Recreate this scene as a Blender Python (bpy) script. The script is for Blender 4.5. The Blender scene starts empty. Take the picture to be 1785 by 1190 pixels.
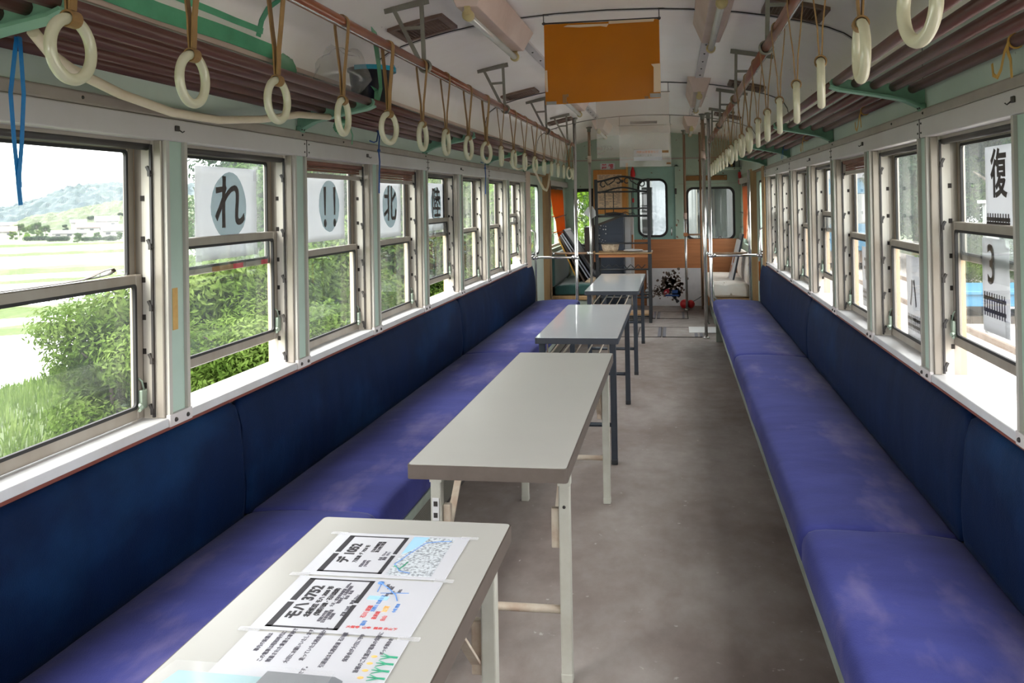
EXPOSURE = 3.25
import bpy, bmesh, math, random
from mathutils import Vector, Matrix, noise
rnd = random.Random(7)
SC = bpy.context.scene
COL = SC.collection
PI = math.pi
CX = -0.31                      # centre line of the car; camera stands at x = 0, y = 0
def sx(s, d): return CX + s * d
ORD = ['zeroth', 'first', 'second', 'third', 'fourth', 'fifth', 'sixth', 'seventh', 'eighth', 'ninth', 'tenth', 'eleventh', 'twelfth',
       'thirteenth', 'fourteenth', 'fifteenth', 'sixteenth', 'seventeenth', 'eighteenth', 'nineteenth', 'twentieth', 'twenty-first']

# ---------------------------------------------------------------- materials
MATS = {}
def srgb(c):
    return tuple(((v / 255) / 12.92 if v / 255 <= 0.04045 else (((v / 255) + 0.055) / 1.055) ** 2.4) for v in c)
def new_mat(name):
    m = bpy.data.materials.new(name); m.use_nodes = True
    nt = m.node_tree
    for n in list(nt.nodes): nt.nodes.remove(n)
    out = nt.nodes.new('ShaderNodeOutputMaterial')
    MATS[name] = m
    return m, nt, out
def N(nt, typ, **kw):
    n = nt.nodes.new(typ)
    for k, v in kw.items():
        if k in n.inputs: n.inputs[k].default_value = v
        else: setattr(n, k, v)
    return n
def paint(name, col, rough=0.55, col2=None, scale=6.0, amt=0.5, bump=0.0, bscale=60.0, metal=0.0, spec=0.5, stretch=(1, 1, 1), speck=None, detail=4.0, sheen=0.0, lo=0.35, hi=0.7):
    """A surface of one colour with a second colour in soft worn patches, fine bumps and optional dirt specks."""
    m, nt, out = new_mat(name)
    b = N(nt, 'ShaderNodeBsdfPrincipled')
    b.inputs['Roughness'].default_value = rough; b.inputs['Metallic'].default_value = metal
    b.inputs['Specular IOR Level'].default_value = spec
    if sheen: b.inputs['Sheen Weight'].default_value = sheen; b.inputs['Sheen Roughness'].default_value = 0.4
    tc = N(nt, 'ShaderNodeTexCoord'); mp = N(nt, 'ShaderNodeMapping'); mp.inputs['Scale'].default_value = stretch
    nt.links.new(tc.outputs['Object'], mp.inputs['Vector'])
    c1 = (*srgb(col), 1); last = None
    if col2 is not None:
        nz = N(nt, 'ShaderNodeTexNoise', Scale=scale, Detail=detail, Roughness=0.6); nt.links.new(mp.outputs['Vector'], nz.inputs['Vector'])
        r = N(nt, 'ShaderNodeMapRange'); r.inputs['From Min'].default_value = lo; r.inputs['From Max'].default_value = hi
        r.inputs['To Max'].default_value = amt
        nt.links.new(nz.outputs['Fac'], r.inputs['Value'])
        mx = N(nt, 'ShaderNodeMix', data_type='RGBA'); mx.inputs['A'].default_value = c1; mx.inputs['B'].default_value = (*srgb(col2), 1)
        nt.links.new(r.outputs['Result'], mx.inputs['Factor']); last = mx.outputs['Result']
    if speck is not None:
        sc, thr, scol = speck
        nz2 = N(nt, 'ShaderNodeTexNoise', Scale=sc, Detail=3.0); nt.links.new(mp.outputs['Vector'], nz2.inputs['Vector'])
        r2 = N(nt, 'ShaderNodeMapRange'); r2.inputs['From Min'].default_value = thr; r2.inputs['From Max'].default_value = thr + 0.05
        nt.links.new(nz2.outputs['Fac'], r2.inputs['Value'])
        mx2 = N(nt, 'ShaderNodeMix', data_type='RGBA')
        if last: nt.links.new(last, mx2.inputs['A'])
        else: mx2.inputs['A'].default_value = c1
        mx2.inputs['B'].default_value = (*srgb(scol), 1)
        nt.links.new(r2.outputs['Result'], mx2.inputs['Factor']); last = mx2.outputs['Result']
    if last: nt.links.new(last, b.inputs['Base Color'])
    else: b.inputs['Base Color'].default_value = c1
    if bump:
        nb = N(nt, 'ShaderNodeTexNoise', Scale=bscale, Detail=3.0); nt.links.new(mp.outputs['Vector'], nb.inputs['Vector'])
        bp = N(nt, 'ShaderNodeBump', Strength=bump, Distance=0.01); nt.links.new(nb.outputs['Fac'], bp.inputs['Height'])
        nt.links.new(bp.outputs['Normal'], b.inputs['Normal'])
    nt.links.new(b.outputs['BSDF'], out.inputs['Surface'])
    return m
def glass(name, dust=0.12, tint=(1, 1, 1), dustcol=(225, 232, 235), scale=3.0, stretch=(1, 1, 0.25), refl=1.0):
    """Old window glass: clear, a fresnel reflection, and dust that scatters daylight."""
    m, nt, out = new_mat(name)
    tr = N(nt, 'ShaderNodeBsdfTransparent', Color=(*tint, 1)); gl = N(nt, 'ShaderNodeBsdfGlossy', Roughness=0.02, Color=(1, 1, 1, 1))
    lw = N(nt, 'ShaderNodeLayerWeight', Blend=0.5); pw = N(nt, 'ShaderNodeMath', operation='POWER'); pw.inputs[1].default_value = 4.0
    nt.links.new(lw.outputs['Facing'], pw.inputs[0])
    mul = N(nt, 'ShaderNodeMath', operation='MULTIPLY_ADD'); mul.inputs[1].default_value = 0.55 * refl; mul.inputs[2].default_value = 0.03 * refl
    nt.links.new(pw.outputs[0], mul.inputs[0])
    m1 = N(nt, 'ShaderNodeMixShader'); nt.links.new(mul.outputs[0], m1.inputs['Fac']); nt.links.new(tr.outputs[0], m1.inputs[1]); nt.links.new(gl.outputs[0], m1.inputs[2])
    tl = N(nt, 'ShaderNodeBsdfTranslucent', Color=(*srgb(dustcol), 1))
    tc = N(nt, 'ShaderNodeTexCoord'); mp = N(nt, 'ShaderNodeMapping'); mp.inputs['Scale'].default_value = stretch
    nz = N(nt, 'ShaderNodeTexNoise', Scale=scale, Detail=6.0, Roughness=0.65)
    nt.links.new(tc.outputs['Object'], mp.inputs['Vector']); nt.links.new(mp.outputs['Vector'], nz.inputs['Vector'])
    r = N(nt, 'ShaderNodeMapRange'); r.inputs['From Min'].default_value = 0.35; r.inputs['From Max'].default_value = 0.75
    r.inputs['To Min'].default_value = dust * 0.35; r.inputs['To Max'].default_value = dust * 2.2
    nt.links.new(nz.outputs['Fac'], r.inputs['Value'])
    m2 = N(nt, 'ShaderNodeMixShader'); nt.links.new(r.outputs['Result'], m2.inputs['Fac']); nt.links.new(m1.outputs[0], m2.inputs[1]); nt.links.new(tl.outputs[0], m2.inputs[2])
    nt.links.new(m2.outputs[0], out.inputs['Surface'])
    return m
def sheet_mat(name, col, transl=0.5, clear=0.0, rough=0.4, col2=None, gloss=0.06):
    m, nt, out = new_mat(name)
    c = (*srgb(col), 1)
    d = N(nt, 'ShaderNodeBsdfDiffuse', Color=c); t = N(nt, 'ShaderNodeBsdfTranslucent', Color=c); g = N(nt, 'ShaderNodeBsdfGlossy', Roughness=rough)
    if col2:
        tc = N(nt, 'ShaderNodeTexCoord'); nz = N(nt, 'ShaderNodeTexNoise', Scale=9.0, Detail=5.0); nt.links.new(tc.outputs['Object'], nz.inputs['Vector'])
        mx = N(nt, 'ShaderNodeMix', data_type='RGBA'); mx.inputs['A'].default_value = c; mx.inputs['B'].default_value = (*srgb(col2), 1)
        nt.links.new(nz.outputs['Fac'], mx.inputs['Factor']); nt.links.new(mx.outputs['Result'], d.inputs['Color']); nt.links.new(mx.outputs['Result'], t.inputs['Color'])
    a = N(nt, 'ShaderNodeMixShader', Fac=transl); nt.links.new(d.outputs[0], a.inputs[1]); nt.links.new(t.outputs[0], a.inputs[2])
    b = N(nt, 'ShaderNodeMixShader', Fac=gloss); nt.links.new(a.outputs[0], b.inputs[1]); nt.links.new(g.outputs[0], b.inputs[2])
    if clear:
        tr = N(nt, 'ShaderNodeBsdfTransparent'); e = N(nt, 'ShaderNodeMixShader', Fac=clear)
        nt.links.new(b.outputs[0], e.inputs[1]); nt.links.new(tr.outputs[0], e.inputs[2]); nt.links.new(e.outputs[0], out.inputs['Surface'])
    else: nt.links.new(b.outputs[0], out.inputs['Surface'])
    return m
def leaf_mat(name, c1, c2, c3):
    m, nt, out = new_mat(name)
    tc = N(nt, 'ShaderNodeTexCoord'); nz = N(nt, 'ShaderNodeTexNoise', Scale=0.9, Detail=5.0, Roughness=0.7); nt.links.new(tc.outputs['Object'], nz.inputs['Vector'])
    cr = N(nt, 'ShaderNodeValToRGB'); e = cr.color_ramp.elements
    e[0].position = 0.33; e[0].color = (*srgb(c1), 1); e[1].position = 0.7; e[1].color = (*srgb(c3), 1)
    k = e.new(0.5); k.color = (*srgb(c2), 1)
    nt.links.new(nz.outputs['Fac'], cr.inputs['Fac'])
    d = N(nt, 'ShaderNodeBsdfDiffuse'); t = N(nt, 'ShaderNodeBsdfTranslucent'); nt.links.new(cr.outputs['Color'], d.inputs['Color']); nt.links.new(cr.outputs['Color'], t.inputs['Color'])
    a = N(nt, 'ShaderNodeMixShader', Fac=0.45); nt.links.new(d.outputs[0], a.inputs[1]); nt.links.new(t.outputs[0], a.inputs[2])
    nt.links.new(a.outputs[0], out.inputs['Surface'])
    return m

# ---------------------------------------------------------------- object helpers
LOC = {}
def tag(o, label=None, cat=None, group=None, kind=None):
    if label: o['label'] = label
    if cat: o['category'] = cat
    if group: o['group'] = group
    if kind: o['kind'] = kind
    return o
def empty(name, loc=(0, 0, 0), rz=0.0, label=None, cat=None, group=None, kind=None):
    o = bpy.data.objects.new(name, None); COL.objects.link(o); o.empty_display_size = 0.1
    o.location = loc; o.rotation_euler = (0, 0, rz); LOC[o.name] = Vector(loc)
    return tag(o, label, cat, group, kind)
class MB:
    """Collects shapes and links them as ONE mesh object."""
    def __init__(s): s.v = []; s.f = []; s.sm = []
    def add(s, vs, fs, smooth=False):
        b = len(s.v); s.v += [tuple(v) for v in vs]
        for f in fs: s.f.append([b + i for i in f]); s.sm.append(smooth)
        return s
    def box(s, x0, x1, y0, y1, z0, z1, bev=0.0, seg=2, rot=None, about=None):
        x0, x1 = min(x0, x1), max(x0, x1); y0, y1 = min(y0, y1), max(y0, y1); z0, z1 = min(z0, z1), max(z0, z1)
        vs = [(x, y, z) for x in (x0, x1) for y in (y0, y1) for z in (z0, z1)]
        fs = [(0, 1, 3, 2), (4, 6, 7, 5), (0, 4, 5, 1), (2, 3, 7, 6), (0, 2, 6, 4), (1, 5, 7, 3)]
        sm = False
        if bev > 0:
            bm = bmesh.new(); bv = [bm.verts.new(v) for v in vs]
            for f in fs: bm.faces.new([bv[i] for i in f])
            bmesh.ops.bevel(bm, geom=bm.edges[:], offset=min(bev, 0.49 * min(x1 - x0, y1 - y0, z1 - z0)), segments=seg, profile=0.5, affect='EDGES')
            bm.verts.index_update(); vs = [tuple(v.co) for v in bm.verts]; fs = [[v.index for v in f.verts] for f in bm.faces]; bm.free()
        if rot is not None:
            c = Vector(about) if about else Vector(((x0 + x1) / 2, (y0 + y1) / 2, (z0 + z1) / 2))
            vs = [tuple(c + rot @ (Vector(v) - c)) for v in vs]
        return s.add(vs, fs, sm)
    def tube(s, pts, r, n=10, closed=False, cap=True, flat=None):
        """Round tube along points (r a number or one per point); flat=(w, h, up) makes a ribbon section."""
        P = [Vector(p) for p in pts]; k = len(P); R = r if isinstance(r, (list, tuple)) else [r] * k
        T = []
        for i in range(k):
            a = P[(i - 1) % k] if (closed or i > 0) else P[i]; b = P[(i + 1) % k] if (closed or i < k - 1) else P[i]
            t = b - a; T.append(t.normalized() if t.length > 1e-9 else Vector((0, 0, 1)))
        u = Vector(flat[2]) if flat else (Vector((0, 0, 1)) if abs(T[0].z) < 0.9 else Vector((1, 0, 0)))
        vs = []; fs = []
        for i in range(k):
            if flat: w = (Vector(flat[2]) - T[i] * Vector(flat[2]).dot(T[i])).normalized()
            else:
                w = (u - T[i] * u.dot(T[i])); w = w.normalized() if w.length > 1e-6 else T[i].orthogonal().normalized(); u = w
            q = T[i].cross(w)
            for j in range(n):
                a = 2 * PI * j / n + (PI / n if flat and n == 4 else 0)
                if flat and n == 4:
                    ca = 1 if math.cos(a) > 0 else -1; sa = 1 if math.sin(a) > 0 else -1
                    vs.append(P[i] + w * (ca * flat[0] / 2) + q * (sa * flat[1] / 2))
                elif flat: vs.append(P[i] + w * (math.cos(a) * flat[0] / 2) + q * (math.sin(a) * flat[1] / 2))
                else: vs.append(P[i] + (w * math.cos(a) + q * math.sin(a)) * R[i])
        for i in range(k if closed else k - 1):
            i2 = (i + 1) % k
            for j in range(n): fs.append((i * n + j, i * n + (j + 1) % n, i2 * n + (j + 1) % n, i2 * n + j))
        s.add(vs, fs, not (flat and n == 4))
        if cap and not closed:
            b = len(s.v) - len(vs)
            s.f.append([b + j for j in range(n)][::-1]); s.sm.append(False)
            s.f.append([b + (k - 1) * n + j for j in range(n)]); s.sm.append(False)
        return s
    def bar(s, a, b, w, h, up=(0, 0, 1)): return s.tube([a, b], 0, n=4, flat=(h, w, up))
    def prism(s, poly, axis, a, b, smooth=False):
        """Extrude a closed 2-D outline along axis 'x', 'y' or 'z' from a to b."""
        def mk(p, t): return {'x': (t, p[0], p[1]), 'y': (p[0], t, p[1]), 'z': (p[0], p[1], t)}[axis]
        n = len(poly); vs = [mk(p, a) for p in poly] + [mk(p, b) for p in poly]
        s.add(vs, [(i, (i + 1) % n, n + (i + 1) % n, n + i) for i in range(n)], smooth)
        s.add(vs[:n], [list(range(n))[::-1]]); s.add(vs[n:], [list(range(n))])
        return s
    def lathe(s, prof, c, n=20, axis='z', smooth=True):
        vs = []; fs = []
        for (r, h) in prof:
            for j in range(n):
                a = 2 * PI * j / n; p = (r * math.cos(a), r * math.sin(a))
                vs.append({'z': (c[0] + p[0], c[1] + p[1], c[2] + h), 'y': (c[0] + p[0], c[1] + h, c[2] + p[1]), 'x': (c[0] + h, c[1] + p[0], c[2] + p[1])}[axis])
        for i in range(len(prof) - 1):
            for j in range(n): fs.append((i * n + j, i * n + (j + 1) % n, (i + 1) * n + (j + 1) % n, (i + 1) * n + j))
        return s.add(vs, fs, smooth)
    def ball(s, c, r, nu=10, nv=8, sc=(1, 1, 1)):
        vs = []; fs = []
        for i in range(nv + 1):
            t = PI * i / nv
            for j in range(nu):
                a = 2 * PI * j / nu; vs.append((c[0] + r * sc[0] * math.sin(t) * math.cos(a), c[1] + r * sc[1] * math.sin(t) * math.sin(a), c[2] + r * sc[2] * math.cos(t)))
        for i in range(nv):
            for j in range(nu): fs.append((i * nu + j, (i + 1) * nu + j, (i + 1) * nu + (j + 1) % nu, i * nu + (j + 1) % nu))
        return s.add(vs, fs, True)
    def torus(s, c, R, r, normal=(1, 0, 0), n=28, m=10, sr=1.0):
        nrm = Vector(normal).normalized(); u = nrm.cross(Vector((0, 0, 1)));
        u = u.normalized() if u.length > 1e-6 else Vector((1, 0, 0)); w = nrm.cross(u); c = Vector(c)
        vs = []; fs = []
        for i in range(n):
            a = 2 * PI * i / n; d = u * math.cos(a) + w * math.sin(a)
            for j in range(m):
                b = 2 * PI * j / m; vs.append(c + d * (R + r * math.cos(b)) + nrm * (r * sr * math.sin(b)))
        for i in range(n):
            for j in range(m): fs.append((i * m + j, ((i + 1) % n) * m + j, ((i + 1) % n) * m + (j + 1) % m, i * m + (j + 1) % m))
        return s.add(vs, fs, True)
    def ring_plate(s, outer, inner, axis, a, b):
        """A plate with a hole: both outlines have the same number of points."""
        def mk(p, t): return {'x': (t, p[0], p[1]), 'y': (p[0], t, p[1]), 'z': (p[0], p[1], t)}[axis]
        n = len(outer); vs = [mk(p, a) for p in outer] + [mk(p, a) for p in inner] + [mk(p, b) for p in outer] + [mk(p, b) for p in inner]
        fs = []
        for i in range(n):
            j = (i + 1) % n
            fs += [(i, j, n + j, n + i), (2 * n + i, 3 * n + i, 3 * n + j, 2 * n + j), (i, 2 * n + i, 2 * n + j, j), (n + i, n + j, 3 * n + j, 3 * n + i)]
        return s.add(vs, fs)
    def build(s, name, mat, parent=None, local=False, fix=True, label=None, cat=None, group=None, kind=None, origin=None, bevel=0.0):
        me = bpy.data.meshes.new(name)
        if parent is not None: off = Vector((0, 0, 0)) if local else LOC[parent.name]
        elif origin is not None: off = Vector(origin)
        else:
            xs = [v[0] for v in s.v]; ys = [v[1] for v in s.v]; zs = [v[2] for v in s.v]
            off = Vector(((min(xs) + max(xs)) / 2, (min(ys) + max(ys)) / 2, min(zs)))
        me.from_pydata([tuple(Vector(v) - off) for v in s.v], [], s.f); me.polygons.foreach_set('use_smooth', s.sm)
        if fix:
            bm = bmesh.new(); bm.from_mesh(me); bmesh.ops.recalc_face_normals(bm, faces=bm.faces[:]); bm.to_mesh(me); bm.free()
        me.validate(); me.materials.append(MATS[mat] if isinstance(mat, str) else mat)
        o = bpy.data.objects.new(name, me); COL.objects.link(o)
        if parent is not None: o.parent = parent; LOC[o.name] = Vector((0, 0, 0)) if local else LOC[parent.name].copy()
        else: o.location = off; LOC[o.name] = off
        if bevel:
            md = o.modifiers.new('soft edges', 'BEVEL'); md.width = bevel; md.segments = 2; md.limit_method = 'ANGLE'; md.angle_limit = math.radians(40)
        return tag(o, label, cat, group, kind)
def copy_tree(o, parent=None):
    c = o.copy(); COL.objects.link(c)
    for k in ('label', 'group'):
        if parent is None and k in c: del c[k]
    if parent is not None: c.parent = parent
    for ch in list(o.children): copy_tree(ch, c)
    return c
def roundrect(x0, x1, z0, z1, r, n=6):
    P = []
    for (cx, cz, a0) in ((x1 - r, z1 - r, 0), (x0 + r, z1 - r, 90), (x0 + r, z0 + r, 180), (x1 - r, z0 + r, 270)):
        for i in range(n + 1):
            a = math.radians(a0 + 90 * i / n); P.append((cx + r * math.cos(a), cz + r * math.sin(a)))
    return P
def rect_like(x0, x1, z0, z1, n=6):
    """A rectangle with as many points as roundrect(n), bunched at its corners, to bridge to one."""
    P = []
    for (cx, cz) in ((x1, z1), (x0, z1), (x0, z0), (x1, z0)): P += [(cx, cz)] * (n + 1)
    return P
def text(body, size, mat, origin, xdir, ydir, parent, name='lettering', align='CENTER', bold=0.0, depth=0.0006, sxy=(1, 1), label=None, line=1.0):
    cu = bpy.data.curves.new('txt', 'FONT'); cu.body = body; cu.size = size; cu.align_x = align; cu.align_y = 'CENTER'; cu.offset = bold; cu.extrude = depth; cu.space_line = line
    cu.resolution_u = 3
    t = bpy.data.objects.new('txt', cu); COL.objects.link(t)
    dg = bpy.context.evaluated_depsgraph_get(); me = bpy.data.meshes.new_from_object(t.evaluated_get(dg)); bpy.data.objects.remove(t); bpy.data.curves.remove(cu)
    X = Vector(xdir).normalized(); Y = Vector(ydir).normalized(); Z = X.cross(Y)
    off = LOC[parent.name]
    o0 = Vector(origin) - off
    for v in me.vertices:
        c = v.co.copy(); v.co = o0 + X * (c.x * sxy[0]) + Y * (c.y * sxy[1]) + Z * c.z
    me.name = name; me.materials.clear(); me.materials.append(MATS[mat])
    o = bpy.data.objects.new(name, me); COL.objects.link(o); o.parent = parent; LOC[o.name] = off.copy()
    if label: o['label'] = label
    return o
# ---------------------------------------------------------------- palette
paint('ceiling_paint', (240, 235, 231), 0.32, (230, 220, 212), 2.2, 0.6, bump=0.12, bscale=9, speck=(26, 0.74, (120, 100, 85)))
paint('band_paint', (192, 187, 186), 0.45, (168, 158, 154), 3.0, 0.4, speck=(40, 0.76, (95, 80, 72)))
paint('moulding_paint', (160, 150, 142), 0.5, (130, 120, 112), 6.0, 0.5)
paint('green_wall', (184, 196, 188), 0.5, (164, 178, 168), 2.5, 0.6, speck=(30, 0.76, (98, 92, 78)))
paint('pilaster_green', (166, 186, 174), 0.45, (150, 168, 156), 5, 0.5)
paint('trim_grey', (176, 172, 164), 0.45, (140, 128, 114), 5, 0.5, stretch=(1, 1, 0.3))
paint('sash_metal', (158, 151, 141), 0.38, (120, 104, 88), 5, 0.55, metal=0.25, stretch=(1, 1, 0.4))
paint('jamb_white', (210, 206, 197), 0.5, (170, 148, 118), 7, 0.55, stretch=(1, 1, 0.25), speck=(38, 0.72, (96, 78, 60)))
paint('sill_white', (190, 191, 193), 0.4, (160, 155, 148), 5, 0.5, speck=(30, 0.75, (130, 108, 90)))
paint('dark_metal', (46, 44, 45), 0.5, (70, 58, 48), 12, 0.5)
paint('rubber', (36, 34, 34), 0.7)
paint('red_trim', (112, 52, 40), 0.55, (80, 38, 30), 8, 0.5)
paint('blind_wood', (120, 76, 60), 0.6, (92, 56, 44), 14, 0.6, stretch=(1, 1, 5))
paint('latch_metal', (150, 168, 152), 0.4, (120, 120, 105), 14, 0.5, metal=0.3)
paint('ochre_tape', (196, 158, 92), 0.6, (176, 132, 70), 30, 0.6)
paint('rod_wood', (92, 53, 45), 0.42, (64, 37, 31), 7, 0.6, stretch=(1, 0.15, 1), bump=0.15, bscale=40)
paint('pipe_brown', (128, 72, 46), 0.3, (98, 50, 32), 6, 0.6, stretch=(1, 0.3, 1))
paint('bracket_green', (112, 156, 130), 0.5, (92, 126, 108), 12, 0.6)
paint('hanger_metal', (132, 130, 120), 0.45, (108, 98, 84), 16, 0.5, metal=0.4)
paint('strap_leather', (146, 112, 66), 0.6, (104, 72, 40), 14, 0.6)
paint('chrome', (205, 205, 205), 0.2, (150, 138, 124), 10, 0.4, metal=0.85, stretch=(1, 1, 0.2))
paint('rust_pole', (128, 92, 66), 0.5, (166, 150, 130), 9, 0.5, metal=0.2, stretch=(1, 1, 0.3))
paint('lamp_case', (206, 184, 172), 0.5, (180, 152, 138), 5, 0.5)
paint('lamp_cap', (196, 180, 130), 0.5, (150, 128, 90), 20, 0.5)
paint('vent_metal', (118, 96, 84), 0.55, (84, 62, 52), 14, 0.6, metal=0.2)
paint('table_warm', (178, 177, 172), 0.32, (170, 168, 163), 2.0, 0.5, speck=(60, 0.8, (165, 160, 150)))
paint('table_cool', (204, 208, 212), 0.07, (198, 202, 206), 2.0, 0.5)
paint('edge_brown', (90, 80, 73), 0.5, (76, 67, 60), 20, 0.5)
paint('edge_black', (44, 48, 56), 0.45)
paint('leg_grey', (182, 182, 172), 0.4, (160, 154, 140), 12, 0.5, speck=(34, 0.74, (130, 92, 62)))
paint('leg_black', (40, 46, 56), 0.4, (56, 62, 70), 12, 0.4)
paint('strut_rust', (196, 188, 172), 0.5, (138, 88, 56), 13, 0.5, metal=0.1)
paint('paper_white', (206, 207, 214), 0.22)
paint('ink', (44, 42, 48), 0.6)
paint('ink_grey', (92, 90, 100), 0.6)
paint('ink_soft', (60, 54, 52), 0.7, (92, 84, 82), 40, 0.6)
paint('ink_blue', (88, 140, 208), 0.5)
paint('ink_red', (206, 84, 84), 0.5)
paint('sea_blue', (168, 212, 238), 0.3)
paint('ink_green', (52, 158, 122), 0.5)
paint('ink_yellow', (240, 190, 110), 0.5)
paint('map_print', (214, 220, 226), 0.3, (112, 118, 128), 150, 0.85, detail=6, lo=0.45, hi=0.6)
paint('red_print', (196, 40, 62), 0.5)
paint('orange_print', (226, 112, 52), 0.5)
paint('folder_blue', (172, 210, 216), 0.2, (150, 190, 198), 4, 0.6)
paint('folder_grey', (122, 126, 132), 0.35, (96, 98, 104), 6, 0.6)
paint('blue_ribbon', (24, 124, 190), 0.45, (14, 84, 150), 20, 0.6)
paint('navy_cord', (36, 72, 130), 0.6)
paint('yellow_ribbon', (206, 160, 72), 0.5, (160, 116, 44), 16, 0.6)
paint('white_hose', (214, 200, 176), 0.5, (186, 168, 138), 8, 0.5)
paint('bucket_black', (26, 27, 30), 0.35)
paint('lid_blue', (30, 150, 178), 0.4)
paint('green_tape', (84, 166, 126), 0.3, (58, 132, 98), 9, 0.6)
paint('grey_tape', (150, 146, 138), 0.35, (128, 122, 112), 16, 0.5)
paint('brown_tape', (150, 108, 56), 0.4, (122, 82, 42), 18, 0.5)
paint('bulkhead_green', (164, 184, 168), 0.5, (142, 160, 146), 3, 0.6, speck=(16, 0.66, (108, 76, 48)))
paint('door_teal', (140, 178, 168), 0.5, (122, 154, 142), 4, 0.6, speck=(20, 0.72, (112, 86, 58)))
paint('plywood', (176, 114, 68), 0.5, (140, 84, 48), 5, 0.6, stretch=(0.35, 1, 6))
paint('board_wood', (198, 136, 60), 0.5, (168, 106, 42), 7, 0.6, stretch=(5, 1, 0.6))
paint('old_wood', (160, 128, 88), 0.55, (118, 84, 54), 6, 0.6, stretch=(3, 3, 0.5))
paint('brass', (126, 92, 52), 0.35, (108, 76, 44), 8, 0.6, metal=0.7)
paint('paper_old', (214, 190, 160), 0.6, (190, 162, 128), 5, 0.5)
paint('red_plastic', (196, 30, 36), 0.35)
paint('iron_black', (34, 36, 40), 0.45, (50, 50, 52), 18, 0.5)
paint('cabinet_navy', (52, 62, 78), 0.45, (42, 50, 64), 6, 0.5)
paint('cabinet_brown', (72, 58, 52), 0.5, (52, 42, 38), 6, 0.5)
paint('panel_white', (206, 206, 208), 0.5, (180, 178, 176), 4, 0.5)
paint('seat_green', (26, 66, 62), 0.85, (18, 46, 46), 9, 0.5, sheen=0.3)
paint('cover_white', (222, 216, 210), 0.85, (206, 180, 158), 5, 0.5, bump=0.2, bscale=14, speck=(13, 0.66, (150, 132, 112)))
paint('frame_dark', (40, 42, 50), 0.4)
paint('frame_silver', (188, 192, 200), 0.25, (150, 152, 160), 8, 0.5, metal=0.7)
paint('frame_gold', (206, 158, 62), 0.4, (170, 118, 40), 10, 0.5)
paint('canvas_dark', (92, 78, 70), 0.6, (58, 46, 42), 10, 0.7)
paint('canvas_grey', (128, 126, 126), 0.45, (106, 104, 104), 8, 0.5)
paint('basket_straw', (206, 190, 164), 0.7, (120, 92, 76), 34, 0.8)
paint('poster_print', (206, 204, 206), 0.35, (172, 172, 176), 5, 0.6)
paint('smoke_print', (74, 56, 48), 0.6, (140, 120, 104), 20, 0.7)
paint('heater_mesh', (126, 124, 116), 0.4, metal=0.4)
paint('heater_dark', (44, 38, 34), 0.8)
paint('seat_frame_paint', (140, 152, 142), 0.5, (110, 112, 100), 9, 0.6)
sheet_mat('orange_film', (208, 134, 6), 0.45, 0.0, 0.3, (198, 124, 4), 0.02)
sheet_mat('orange_cloth', (196, 118, 48), 0.5, 0.0, 0.6, (184, 104, 36), 0.02)
sheet_mat('salmon_cloth', (190, 138, 108), 0.5, 0.0, 0.6, (196, 132, 96), 0.02)
sheet_mat('sign_paper', (212, 212, 214), 0.5, 0.0, 0.6, (202, 203, 207), 0.02)
sheet_mat('teal_wash', (150, 180, 186), 0.5, 0.55, 0.6, (150, 178, 184), 0.02)
sheet_mat('clear_vinyl', (216, 206, 196), 0.5, 0.72, 0.15, (190, 172, 156), 0.14)
sheet_mat('clear_tape', (245, 246, 250), 0.1, 0.72, 0.1, None, 0.18)
sheet_mat('clear_film', (240, 242, 246), 0.1, 0.9, 0.1, None, 0.3)
sheet_mat('clear_bag', (206, 204, 198), 0.5, 0.76, 0.15, (150, 150, 150), 0.22)
sheet_mat('green_film', (120, 190, 150), 0.5, 0.35, 0.2, (90, 170, 126), 0.12)
sheet_mat('ring_plastic', (226, 223, 202), 0.35, 0.0, 0.2, (214, 208, 180), 0.10)
sheet_mat('tube_glass', (232, 232, 228), 0.4, 0.0, 0.12, (214, 210, 200), 0.18)
glass('pane_upper', 0.018, (0.97, 0.99, 0.98))
glass('pane_lower', 0.008, (0.98, 0.99, 0.985))
glass('pane_frost', 0.16, (0.9, 0.94, 0.98), scale=40, stretch=(1, 1, 1))
leaf_mat('leaves_light', (46, 66, 24), (76, 96, 42), (112, 128, 74))
leaf_mat('leaves_mid', (34, 54, 26), (56, 78, 38), (86, 108, 60))
leaf_mat('leaves_dark', (22, 36, 26), (36, 54, 36), (60, 78, 54))
leaf_mat('leaves_bright', (56, 90, 14), (90, 126, 24), (130, 152, 64))
paint('bark', (70, 62, 52), 0.8, (46, 40, 34), 9, 0.6)
paint('grass', (66, 80, 38), 0.9, (50, 64, 28), 3.0, 0.8, bump=0.6, bscale=14)
paint('far_grass', (70, 82, 48), 0.9, (60, 74, 38), 0.08, 0.8)
paint('gravel', (190, 184, 178), 0.9, (112, 104, 98), 26, 0.85, bump=0.9, bscale=30, detail=6, lo=0.42, hi=0.62)
paint('hill_far_haze', (72, 84, 90), 0.95, (80, 90, 94), 0.06, 0.7)  # distance haze painted in: base colour paled towards blue-grey
paint('hill_blue_haze', (32, 46, 54), 0.95, (50, 62, 60), 0.12, 0.9, detail=8)  # bluish tint in the base colour stands for aerial haze over the woods
paint('hill_green', (46, 58, 36), 0.95, (68, 70, 46), 0.14, 0.9, detail=8)
paint('house_white', (128, 124, 122), 0.7, (112, 108, 106), 1.0, 0.5)
paint('roof_red', (96, 66, 62), 0.6, (84, 56, 52), 1.5, 0.6)
paint('roof_white', (116, 116, 122), 0.6, (100, 100, 108), 1.5, 0.5)
paint('rail_blue', (44, 98, 126), 0.4, (36, 86, 114), 2, 0.5)
paint('rail_white', (122, 124, 124), 0.45, (108, 110, 110), 2, 0.5)
paint('curtain_white', (150, 150, 148), 0.8, (110, 112, 114), 30, 0.5, stretch=(1, 1, 0.02))
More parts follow.
